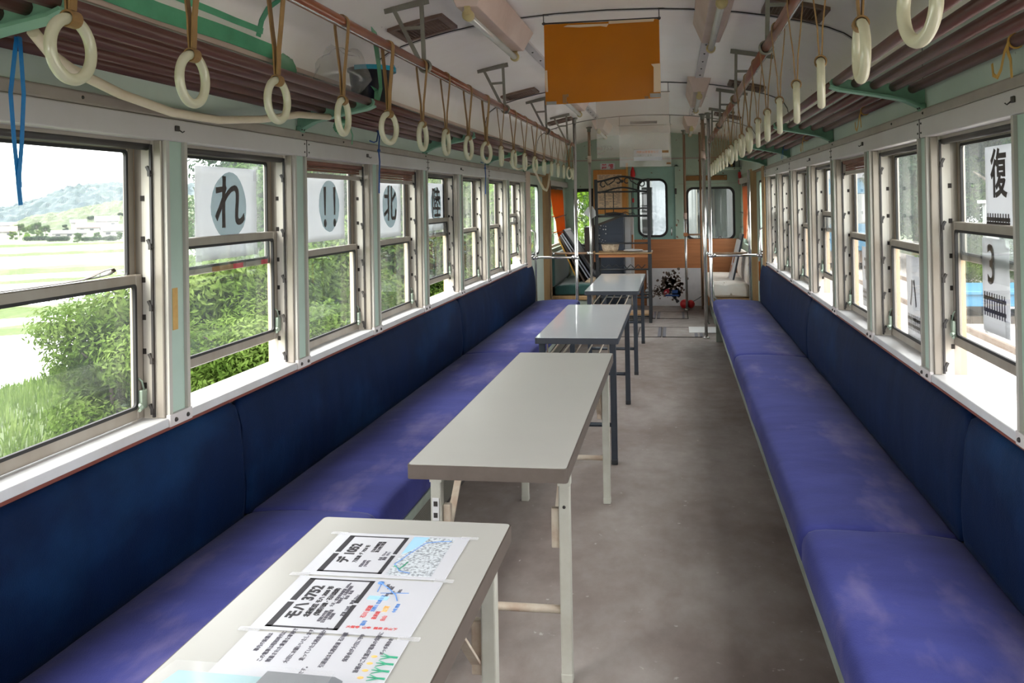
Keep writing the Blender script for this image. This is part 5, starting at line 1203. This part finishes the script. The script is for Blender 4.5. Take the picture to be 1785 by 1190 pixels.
m = crumple((-.50, 10.2, .849), .017, (7, 3, .9), 2, .15); tag(m.build('folded_cloth', 'panel_white'), 'flat white folded cloth lying on the wooden shelf beside the basket', 'cloth')
m = crumple((-.72, 10.14, 1.288), .03, (3.6, 1.3, .7), 6, .4); m.tube([(-.66, 10.14, 1.285), (-.58, 10.13, 1.31), (-.53, 10.13, 1.285), (-.50, 10.13, 1.30), (-.47, 10.13, 1.28)], .005, 6); tag(m.build('black_garment', 'iron_black'), 'black crumpled cloth and cable lying on the upper rail of the iron stand', 'cloth')
pp = MB().prism([(-1.075, 1.30), (-1.02, 1.375), (-.965, 1.385), (-.93, 1.33), (-.925, 1.27), (-.975, 1.235)], 'y', 10.02, 10.024); tag(pp.build('paper_cutout', 'panel_white'), 'white cut-out of card clipped to the pole left of the iron stand', 'card')
# dark cabinets behind the stand
cb = empty('tall_cabinet', (-.86, 11.05, 0), label='tall dark blue cabinet with sloping brown top behind the iron stand', cat='cabinet')
MB().prism([(-1.02, 0), (-.655, 0), (-.655, 1.245), (-.70, 1.245), (-1.02, 1.12)], 'y', 10.85, 11.3).build('body', 'cabinet_navy', cb)
MB().prism([(-1.06, 1.09), (-.645, 1.248), (-.645, 1.275), (-1.06, 1.125)], 'y', 10.82, 11.32).build('sloping_top', 'cabinet_brown', cb)
m = MB(); m.box(-.955, -.665, 10.838, 10.85, .62, 1.02, bev=.003); m.box(-.955, -.665, 10.838, 10.85, .12, .56, bev=.003); m.build('door', 'cabinet_navy', cb)
m = MB(); rr = random.Random(5)
for i in range(16): m.ball((-.965 + rr.uniform(0, .09), 10.836, .95 + rr.uniform(-.07, .2)), rr.uniform(.004, .010), 7, 5)
m.build('white_speckle', 'panel_white', cb)
c2 = tag(MB().box(-1.145, -1.025, 10.75, 11.25, .0, 1.115, bev=.006).build('brown_cabinet', 'cabinet_brown'), 'narrow dark brown cabinet left of the dark blue one', 'cabinet')
wb = empty('white_board', (-.58, 11.15, 0), label='narrow white upright board standing right of the dark blue cabinet', cat='board')
MB().box(-.65, -.575, 11.05, 11.12, 0, 1.25, bev=.004).build('panel', 'panel_white', wb); MB().box(-.572, -.535, 11.06, 11.14, 0, 1.25, bev=.004).build('side_strip', 'band_paint', wb); MB().box(-.562, -.540, 11.05, 11.061, .82, 1.0, bev=.003).build('wooden_block', 'plywood', wb)
# ================================================================ OUTSIDE
ZF = -8.5
VD = Vector((-.62, .785, 0)).normalized(); VT = Vector((VD.y, -VD.x, 0))   # look direction over the fields, and across it
tag(MB().box(-900, -4.2, -200, 900, ZF - .6, ZF).build('ground_fields', 'far_grass'), kind='structure')
# railway embankment and its grassy slope
em = MB(); em.prism([(-3.0, -1.05), (5.5, -1.05), (40, -1.15), (40, -9.5), (-31, -9.5), (-30.5, ZF + .05), (-20, -4.4), (-15, -2.65), (-11, -1.95), (-4.0, -1.3)], 'y', -14, 70); tag(em.build('ground_embankment', 'grass'), kind='structure')
gv = MB(); gv.box(2.0, 9.5, -14, 70, -1.05, -1.0); gv.box(-3.0, 2.0, 13, 70, -1.05, -1.0); gv.box(-2.6, 2.0, -14, 13, -1.05, -1.0); tag(gv.build('ground_gravel', 'gravel'), kind='structure')
def tz(x):
    P = [(-30.5, ZF), (-20, -4.4), (-15, -2.65), (-11, -1.95), (-4.0, -1.3), (-3, -1.05)]
    for (a, za), (b, zb) in zip(P, P[1:]):
        if a <= x <= b: return za + (zb - za) * (x - a) / (b - a)
    return -1.05
def paddy(d0, d1, t0, t1, lab):
    P = [VD * d0 + VT * t0, VD * d0 + VT * t1, VD * d1 + VT * t1, VD * d1 + VT * t0]
    tag(MB().prism([(p.x, p.y) for p in P], 'z', ZF, ZF + .06).build('rice_paddy', 'paddy_water'), lab, 'rice field', 'flooded rice fields')
def bund(d0, d1, t0, t1, h, lab):
    m = MB(); rr = random.Random(int(d0 * 10)); k = 60
    vs = []; fs = []
    for i in range(k + 1):
        t = t0 + (t1 - t0) * i / k
        for (d, z) in ((d0, 0), (d0 + (d1 - d0) * .3, h * rr.uniform(.6, 1.1)), (d0 + (d1 - d0) * .7, h * rr.uniform(.6, 1.1)), (d1, 0)):
            p = VD * d + VT * t; vs.append((p.x, p.y, ZF + z))
    for i in range(k):
        for j in range(3): a = i * 4 + j; fs.append((a, a + 1, a + 5, a + 4))
    m.add(vs, fs, False); tag(m.build('field_bund', 'grass'), lab, 'field bank', 'grass banks between the rice fields')
NAMES = ['nearest, below the embankment', 'second away, a narrow strip', 'third away', 'fourth away', 'fifth away, a narrow strip', 'farthest from the train']
for i, (a, b) in enumerate(((32, 80), (84, 92.5), (99.5, 136), (139, 155), (193, 217), (243, 271))): paddy(a, b, -130, 90 if i else 60, 'white flooded rice field, ' + NAMES[i])
for i, (a, b, h) in enumerate(((80, 84, .6), (92.5, 99.5, 1.0), (136, 139, .5), (155, 161, .9), (217, 221, .7), (271, 275, .8))): bund(a, b, -130, 90, h, 'low grass bank between rice fields, %s from the train' % ORD[i + 1])

def foliage(blobs, nleaf, size, seed):
    """Leaves scattered through the outer part of a cloud of blobs (x, y, z, radius, flatten)."""
    rr = random.Random(seed); vs = []; fs = []; tot = sum(b[3] ** 2 for b in blobs)
    for (bx_, by_, bz_, r, fl_) in blobs:
        for _ in range(int(nleaf * r * r / tot)):
            v = Vector((rr.gauss(0, 1), rr.gauss(0, 1), rr.gauss(0, 1))).normalized(); q = r * (rr.random() ** .45)
            c = Vector((bx_ + v.x * q, by_ + v.y * q, bz_ + v.z * q * fl_)); n_ = (v + Vector((rr.uniform(-1, 1), rr.uniform(-1, 1), rr.uniform(-.4, 1.4))) * .8).normalized()
            u = n_.orthogonal().normalized(); u = (Matrix.Rotation(rr.uniform(0, 6.28), 3, n_) @ u); w = n_.cross(u); l = size * rr.uniform(.6, 1.3); k = len(vs)
            vs += [c - u * l, c + w * l * .38 + n_ * l * .1, c + u * l, c - w * l * .38 + n_ * l * .1]; fs.append((k, k + 1, k + 2, k + 3))
    return MB().add(vs, fs, False)
def trunk(h, r, seed, spread=.5):
    rr = random.Random(seed); m = MB(); P = [(0, 0, -.3)]; x = y = 0
    for i in range(1, 6): x += rr.uniform(-.12, .12); y += rr.uniform(-.12, .12); P.append((x, y, h * i / 5))
    m.tube(P, [r * (1 - .13 * i) for i in range(6)], 8)
    for i in range(5):
        k = rr.randint(2, 5); p = Vector(P[k]); a = rr.uniform(0, 6.28); L = h * rr.uniform(.25, .45) * spread * 2
        m.tube([p, p + Vector((math.cos(a) * L * .5, math.sin(a) * L * .5, L * .4)), p + Vector((math.cos(a) * L, math.sin(a) * L, L * .75))], [r * .45, r * .3, r * .12], 6)
    return m
def tree_kind(h, w, nl, ls, seed, mat, n=16):
    rr = random.Random(seed); B = []
    for i in range(n):
        a = rr.uniform(0, 6.28); f = rr.uniform(.0, 1); rad = w * math.sqrt(rr.random()) * (1.05 - .55 * f)
        B.append((rad * math.cos(a), rad * math.sin(a), h * (.30 + .62 * f), w * rr.uniform(.30, .48), .75))
    e = empty('broadleaf_tree', (0, 0, 0)); f = foliage(B, nl, ls, seed).build('foliage', mat, e, local=True, fix=False); t = trunk(h * .75, h * .022, seed).build('trunk', 'bark', e, local=True)
    return e
KIND = {}
def plant(kind, x, y, z, sc, rz, label, cat='tree', group='trees beside the line'):
    if kind not in KIND:
        a = {'light': (7.0, 2.6, 30000, .085, 1, 'leaves_light'), 'mid': (7.5, 2.7, 30000, .085, 2, 'leaves_mid'), 'dark': (9.5, 3.0, 26000, .11, 3, 'leaves_dark'), 'bright': (5.0, 2.2, 16000, .08, 4, 'leaves_bright'), 'shrub': (1.8, 1.25, 9000, .06, 5, 'leaves_light'), 'small': (4.2, 1.9, 22000, .065, 6, 'leaves_light')}[kind]
        o = tree_kind(*a); KIND[kind] = o
        if kind in ('shrub',): o.name = 'shrub'
    else: o = copy_tree(KIND[kind])
    o.location = (x, y, z); o.scale = (sc, sc, sc); o.rotation_euler = (0, 0, rz)
    return tag(o, label, cat, group)
# left side of the line: slope trees seen through the left windows
rows = [('small', -6.7, 11.0, -2.75, .88), ('small', -7.2, 10.1, -2.3, .62), ('light', -7.6, 13.4, -4.0, .72), ('light', -6.0, 11.4, -2.9, .56), ('mid', -9.6, 19.5, -4.3, .90), ('light', -5.9, 12.6, -2.6, .60), ('small', -5.2, 10.0, -2.2, .62), ('mid', -6.6, 15.5, -3.0, .80), ('dark', -8.6, 18.4, -4.4, .88), ('light', -5.2, 16.6, -2.2, .66), ('dark', -8.0, 20.5, -4.0, .98),
        ('light', -5.0, 20.8, -2.0, .70), ('mid', -6.0, 25, -2.6, .86), ('dark', -9.4, 26.5, -4.3, 1.05), ('light', -4.6, 27, -1.8, .74), ('mid', -5.6, 31.5, -2.3, .92), ('dark', -8.4, 35, -3.4, 1.1), ('bright', -3.7, 18.5, -1.3, .80), ('bright', -3.4, 24.5, -1.2, .9), ('mid', -4.6, 37, -1.8, 1.0), ('dark', -11.5, 27.5, -4.5, 1.0), ('dark', -7.5, 45, -3.0, 1.3)]
KW = {'small': 'small light green tree', 'light': 'light green leafy tree', 'mid': 'mid green leafy tree', 'dark': 'tall dark green tree', 'bright': 'bright yellow-green young tree'}
for i, (k, x, y, z, sc) in enumerate(sorted(rows, key=lambda r_: r_[2])):
    plant(k, x, y, z, sc, i * 1.7, '%s on the left embankment, %s from the near end' % (KW[k], ORD[min(i + 1, 21)]))
rr = random.Random(21)
for i in range(18):
    y = 4.2 + i * .78 + rr.uniform(-.3, .3); x = -4.7 - rr.uniform(0, 2.8); z = tz(x)
    big = rr.uniform(.55, .95) if -x / y < .52 else rr.uniform(.22, .34)
    plant('shrub', x, y, z - .15, big, rr.uniform(0, 6), 'low leafy shrub below the left windows, %s from the near end' % ORD[i + 1], 'shrub', 'shrubs on the embankment')
# meadow grass on the slope
vs = []; fs = []; rr = random.Random(4)
for _ in range(30000):
    x = -rr.uniform(4.0, 19); y = rr.uniform(2.5, 24); z = tz(x); h = rr.uniform(.12, .36); a = rr.uniform(0, 6.28); dx, dy = math.cos(a) * .022, math.sin(a) * .022; lx, ly = rr.uniform(-.09, .09), rr.uniform(-.09, .09)
    k = len(vs); vs += [(x - dx, y - dy, z - .02), (x + dx, y + dy, z - .02), (x + lx, y + ly, z + h)]; fs.append((k, k + 1, k + 2))
tag(MB().add(vs, fs).build('meadow_grass', 'leaves_light', fix=False), 'long pale green grass on the slope under the near left windows', 'grass', kind='stuff')
# beyond the fields: hedge, garden trees, houses, hills
def at(d, t, z=ZF): p = VD * d + VT * t; return (p.x, p.y, z)
tt = [(288, 4.1, 'mid', .52), (387, -14, 'mid', .8), (396, -8.6, 'mid', .85), (405, -11.5, 'light', .75), (560, -8, 'bright', 1.15), (352, -10.5, 'bright', .52), (343, -14.5, 'light', .55), (375, -5.2, 'mid', .7), (395, 1.5, 'dark', .5), (300, 15.8, 'mid', .45), (330, -19.5, 'mid', .55), (312, 10, 'mid', .42), (470, 13, 'dark', .85), (480, 27, 'dark', 1.0), (365, -7.4, 'light', .5)]
for i, (d, t, k, sc) in enumerate(sorted(tt, key=lambda r_: r_[1])): plant(k, *at(d, t, ZF - sc * 1.2), sc, i * 2.1, '%s by the far houses, %s of them from the left' % (KW[k], ORD[i + 1]), 'tree', 'garden trees by the far houses')
for i, (t0, t1, d) in enumerate(((-10.4, -4.2, 326), (-3.6, 1.6, 313), (5.6, 14.5, 300))):
    rr = random.Random(50 + i); B = []
    for k in range(14): q = at(d + rr.uniform(-.6, .6), t0 + (t1 - t0) * k / 13, ZF + .8); B.append((q[0], q[1], q[2], rr.uniform(.75, 1.1), .9))
    tag(foliage(B, 5000, .16, 60 + i).build('hedge', 'leaves_dark', fix=False), 'dark green clipped hedge at the edge of the far fields, %s from the left' % ORD[i + 1], 'hedge', 'hedges by the far fields')
def house(d, t, w, dp, h, rh, roof, label, win=2):
    c = Vector(at(d, t)); e = empty('house', tuple(c), math.atan2(VT.y, VT.x), label, 'house', 'village houses beyond the fields')
    MB().box(-w / 2, w / 2, 0, dp, 0, h).build('wall', 'house_white', e, local=True)
    o = .5; MB().prism([(-o, h - .15), (dp + o, h - .15), (dp / 2, h + rh)], 'x', -w / 2 - o, w / 2 + o).build('roof', roof, e, local=True)
    for k in range(win): x = -w / 2 + w * (k + .5) / win; MB().box(x - .7, x + .7, -.06, .02, h * .45, h * .75).build('window', 'frame_dark', e, local=True)
    return e
house(425, 6.5, 5.6, 6, 4.5, 1.2, 'roof_white', 'two-storey white house at the left of the village, dark upper window', 1)
house(442, 18.4, 9.2, 8, 4.6, 2.2, 'roof_white', 'large white house with the highest pale roof in the village')
house(410, 11.2, 11, 7, 2.4, 2.0, 'roof_red', 'low house with a pinkish red roof before the large white house', 3)
house(332, 17.2, 9.5, 7, 2.6, 2.0, 'roof_white', 'white low house at the right end of the village', 3)
house(343, 2.4, 10.5, 5, 1.9, .9, 'roof_white', 'long low white shed with a flat roof in front of the village', 3)
house(369, -18.6, 8, 7, 2.5, 1.8, 'roof_red', 'house with a reddish roof at the far left of the fields', 2)
house(520, -25, 10, 8, 2.6, 1.5, 'roof_white', 'grey long-roofed house behind the reddish one', 2)
def hill(d0, d1, ridge, mat, label, seed, nt_=240, nd=22, lump=2.0, wl=7.0):
    """A wooded hill: ridge lists (t, height) along the view; its face is covered with rounded tree crowns."""
    vs = []; fs = []; t0, t1 = ridge[0][0], ridge[-1][0]
    def rh(t):
        for (a, ha), (b, hb) in zip(ridge, ridge[1:]):
            if a <= t <= b: return ha + (hb - ha) * (t - a) / (b - a)
        return 0
    for i in range(nt_ + 1):
        t = t0 + (t1 - t0) * i / nt_
        for j in range(nd + 1):
            v = j / nd; d = d0 + (d1 - d0) * v; p = VD * d + VT * t
            c = abs(noise.noise(Vector((t / wl, d / wl, seed)))) * 2 - .5; c2 = noise.noise(Vector((t / wl * 2.6, d / wl * 2.6, seed + 3)))
            z = rh(t) * math.sin(PI * .5 * v) ** .8 + (lump * (.6 - c) + lump * .5 * c2) * min(1, v * 8) * min(1, rh(t) / 6)
            vs.append((p.x, p.y, ZF - .3 + max(z, 0)))
    for i in range(nt_):
        for j in range(nd): a = i * (nd + 1) + j; fs.append((a, a + 1, a + nd + 2, a + nd + 1))
    return tag(MB().add(vs, fs, False).build('hill', mat), label, 'hill', kind='structure')
hill(455, 560, [(-30, 0), (-16, 5), (0, 7), (18, 11), (40, 15), (90, 16), (140, 8)], 'hill_green', 'light green wooded foot of the hill behind the village', 1, 260, 22, 2.2, 7)
hill(620, 820, [(-70, 4), (-34, 11), (-14, 17), (4, 26), (20, 29), (60, 30), (140, 26), (220, 10)], 'hill_blue_haze', 'wooded hill rising behind the village, tinted bluish for haze', 2.3, 300, 26, 3.6, 11)
hill(1500, 1900, [(-320, 40), (-120, 56), (-60, 60), (0, 45), (80, 40), (300, 30)], 'hill_far_haze', 'distant mountain ridge under the sky, coloured pale for haze', 5.7, 120, 12, 5, 40)
# right side: blue carriage, wagon, trees
rc = empty('blue_railcar', (5.6, 33, -1.0), label='light blue and white railcar on the next track, seen through the right windows', cat='railcar')
X0r, X1r, Y0r, Y1r = 4.2, 6.85, 29.0, 46
m = MB(); m.box(X0r, X1r, Y0r, Y1r, -.35, .55, bev=.04); m.build('lower_body', 'rail_blue', rc); m = MB(); m.box(X0r + .01, X1r - .01, Y0r + .01, Y1r - .01, .55, 1.52); m.build('window_band', 'rail_white', rc)
m = MB(); m.box(X0r, X1r, Y0r, Y1r, 1.52, 2.05, bev=.03); m.build('upper_body', 'rail_blue', rc); m = MB(); m.prism([(X0r - .05, 2.03)] + [(X0r - .05 + (X1r - X0r + .1) * i / 10, 2.05 + .5 * math.sin(PI * i / 10) ** .7) for i in range(11)] + [(X1r + .05, 2.03)], 'y', Y0r - .1, Y1r); m.build('roof', 'roof_white', rc)
for k in range(12):
    y = Y0r + .7 + 1.75 * k
    f = MB(); f.box(X0r - .02, X0r + .015, y, y + 1.25, .62, 1.48, bev=.02); fo_ = f.build('window', 'rail_white', rc); MB().box(X0r - .03, X0r - .021, y + .08, y + 1.17, .70, 1.42).build('curtain', 'curtain_white', fo_)
for k in range(3):
    x = X0r + .18 + .82 * k; f = MB(); f.box(x, x + .66, Y0r - .02, Y0r + .015, .58, 1.50, bev=.02); fo_ = f.build('end_window', 'rail_white', rc)
    MB().box(x + .06, x + .60, Y0r - .03, Y0r - .021, .66, 1.44).build('curtain', 'curtain_white', fo_)
m = MB(); m.box(X0r + .1, X1r - .1, Y0r + .3, Y1r - .3, -.75, -.35); m.build('underframe', 'rail_steel', rc)
m = MB()
for y in (Y0r + 2, Y0r + 4.2, Y1r - 4.2, Y1r - 2):
    for x in (X0r + .6, X1r - .6): m.lathe([(0, -.06), (.43, -.06), (.46, 0), (.43, .06), (0, .06)], (x, y, -.57), 20, 'x')
m.build('wheels', 'rail_steel', rc)
fw = empty('flat_wagon', (7.4, 18, -1.0), label='low light blue flat wagon on the gravel, seen through the nearest right window', cat='wagon')
m = MB(); m.box(5.35, 9.5, 16.9, 18.4, -.66, -.42, bev=.02); m.box(5.3, 9.55, 16.85, 18.45, -.44, -.36, bev=.02); m.build('deck', 'rail_blue', fw)
m = MB()
for x in (5.9, 6.9, 7.9, 8.9): m.box(x - .1, x + .1, 17.0, 18.3, -.86, -.66)
m.build('bolster', 'dark_metal', fw)
m = MB(); m.box(5.2, 9.8, 17.05, 17.2, -1.0, -.86); m.box(5.2, 9.8, 18.05, 18.2, -1.0, -.86); m.build('timber_runner', 'bark', fw)
wp = empty('white_post', (5.55, 16.0, -1.0), label='white signboard post standing on the gravel before the trees', cat='post'); MB().box(5.40, 5.62, 15.9, 16.05, -1.0, 1.28, bev=.01).build('board', 'rail_white', wp); MB().box(5.32, 5.68, 15.88, 16.07, 1.28, 1.34, bev=.01).build('cap', 'rail_white', wp)
rr_ = [('dark', 8.6, 21.5, .85), ('mid', 10.8, 24, .95), ('dark', 8.2, 27, .95), ('mid', 12.5, 29, 1.05), ('light', 9.6, 31.5, .95), ('dark', 10.2, 36, 1.1), ('mid', 13.5, 35, 1.25), ('dark', 10.8, 40, 1.3), ('mid', 15, 42, 1.4), ('dark', 15.8, 31, 1.2), ('mid', 5.8, 52, 1.3), ('dark', 11.5, 19, .9)]
for i, (k, x, y, sc) in enumerate(sorted(rr_, key=lambda r_: r_[2])): plant(k, x, y, -1.6, sc, i * 1.3, '%s beyond the right gravel, %s from the near end' % (KW[k], ORD[i + 1]), 'tree', 'trees beyond the gravel')
rr = random.Random(31)
for i in range(7): plant('shrub', 7.0 + rr.uniform(-.6, 3), 20.5 + i * 1.5, -1.1, rr.uniform(.5, .9), rr.uniform(0, 6), 'low shrub at the edge of the gravel on the right, %s from the near end' % ORD[i + 1], 'shrub', 'shrubs by the gravel')
# rail track beside the car
m = MB()
for x in (5.1, 6.5): m.box(x - .035, x + .035, -10, 60, -1.0, -.90)
tk = m.build('side_track', 'rail_steel'); tag(tk, 'rusty rails of the side track on the gravel', 'rail track')
# the neighbouring carriage coupled beyond the end wall
nc = empty('coupled_carriage', (.35, 14.6, -.9), label='pale carriage end with windows standing close behind the end wall', cat='carriage')
m = MB(); xa_, xb_ = -.62, 1.75; a, b = 14.4, 14.46
m.box(xa_, xb_, a, b, -.6, .80); m.box(xa_, xb_, a, b, 1.66, 2.5); m.box(xa_, -.55, a, b, .8, 1.66); m.box(-.36, .02, a, b, .8, 1.66); m.box(.20, .36, a, b, .8, 1.66); m.box(.98, xb_, a, b, .8, 1.66); m.build('end_panel', 'coach_grey', nc)
m = MB(); m.box(xa_, xa_ + .05, b, 24, -.6, 2.5); m.box(xb_ - .05, xb_, b, 24, -.6, .8); m.box(xb_ - .05, xb_, b, 24, 1.66, 2.5)
for (y0_, y1_) in ((b, 17.2), (17.9, 19.2), (19.9, 24)): m.box(xb_ - .05, xb_, y0_, y1_, .8, 1.66)
m.box(xa_, xb_, 24, 24.05, -.6, 2.5); m.box(xa_, xb_, b, 24, 2.45, 2.5); m.box(xa_, xb_, b, 24, -.1, 0); m.build('side_panel', 'coach_grey', nc)
MB().box(.36, .98, 14.42, 14.424, .8, 1.66).build('pane', 'pane_upper', nc); MB().box(xa_ + .1, xb_ - .1, b, 20, .0, .48).build('interior_bench', 'salmon_cloth', nc)
m = MB(); m.box(.36, .37, 14.38, 14.40, .8, 1.66); m.box(.70, .73, 16, 16.03, .0, 1.9); m.build('window_bar', 'hanger_metal', nc)
# ================================================================ BACK OF THE CAR, SKY, CAMERA
wbk = empty('wall_back', (CX, YB, 0), kind='structure')
m = MB(); m.box(sx(-1, 1.32), sx(1, 1.32), YB - .05, YB, 0, .85); m.box(sx(-1, 1.32), sx(1, 1.32), YB - .05, YB, 1.75, 2.4)
for x in (sx(-1, 1.27), -.75, .13, sx(1, 1.27)): m.box(x - .06, x + .06, YB - .05, YB, .85, 1.75)
m.build('bulkhead', 'bulkhead_green', wbk)
W = bpy.data.worlds.new('overcast_sky'); SC.world = W; W.use_nodes = True
nt = W.node_tree
for n_ in list(nt.nodes): nt.nodes.remove(n_)
out = nt.nodes.new('ShaderNodeOutputWorld'); bg = nt.nodes.new('ShaderNodeBackground'); tc = nt.nodes.new('ShaderNodeTexCoord'); sp_ = nt.nodes.new('ShaderNodeSeparateXYZ')
cr_ = nt.nodes.new('ShaderNodeValToRGB'); e = cr_.color_ramp.elements
e[0].position = .48; e[0].color = (.42, .43, .42, 1); e[1].position = .56; e[1].color = (1, 1, 1, 1)
ma = nt.nodes.new('ShaderNodeMapRange'); ma.inputs['From Min'].default_value = -1; nt.links.new(tc.outputs['Generated'], sp_.inputs[0]); nt.links.new(sp_.outputs['Z'], ma.inputs['Value']); nt.links.new(ma.outputs['Result'], cr_.inputs['Fac'])
nt.links.new(cr_.outputs['Color'], bg.inputs['Color']); bg.inputs['Strength'].default_value = 1.0; nt.links.new(bg.outputs[0], out.inputs['Surface'])
sun = bpy.data.lights.new('veiled_sun', 'SUN'); sun.energy = 0.9; sun.angle = math.radians(35); sun.color = (1, .97, .92)
so = bpy.data.objects.new('veiled_sun', sun); COL.objects.link(so); so.rotation_euler = (math.radians(38), math.radians(-28), 0)
# camera
f_, cx_, cy_, yaw, pitch, roll = 1480.0, 956.7448, 340.6661, .147, .007, -.0175
c1, s1, cp, sp2, cr2_, sr = math.cos(yaw), math.sin(yaw), math.cos(pitch), math.sin(pitch), math.cos(roll), math.sin(roll)
Fv = Vector((-s1 * cp, c1 * cp, sp2)); Rv = Vector((c1, s1, 0)); Uv = Rv.cross(Fv); R2 = Rv * cr2_ + Uv * sr; U2 = Uv * cr2_ - Rv * sr
cam = bpy.data.cameras.new('camera'); co = bpy.data.objects.new('camera', cam); COL.objects.link(co)
M4 = Matrix(((R2.x, U2.x, -Fv.x, 0), (R2.y, U2.y, -Fv.y, 0), (R2.z, U2.z, -Fv.z, 1.45), (0, 0, 0, 1))); co.matrix_world = M4
cam.sensor_fit = 'HORIZONTAL'; cam.sensor_width = 36; cam.lens = f_ * 36 / 1785; cam.shift_x = (892.5 - cx_) / 1785; cam.shift_y = (cy_ - 595) / 1785; cam.clip_start = .02; cam.clip_end = 3000
SC.camera = co
SC.view_settings.view_transform = 'Standard'; SC.view_settings.look = 'None'; SC.view_settings.gamma = 1; SC.view_settings.use_curve_mapping = False; SC.view_settings.exposure = EXPOSURE
SC.cycles.max_bounces = 14; SC.cycles.diffuse_bounces = 7; SC.cycles.glossy_bounces = 4; SC.cycles.transmission_bounces = 6; SC.cycles.transparent_max_bounces = 24
SC.cycles.caustics_reflective = False; SC.cycles.caustics_refractive = False; SC.cycles.sample_clamp_indirect = 6.0
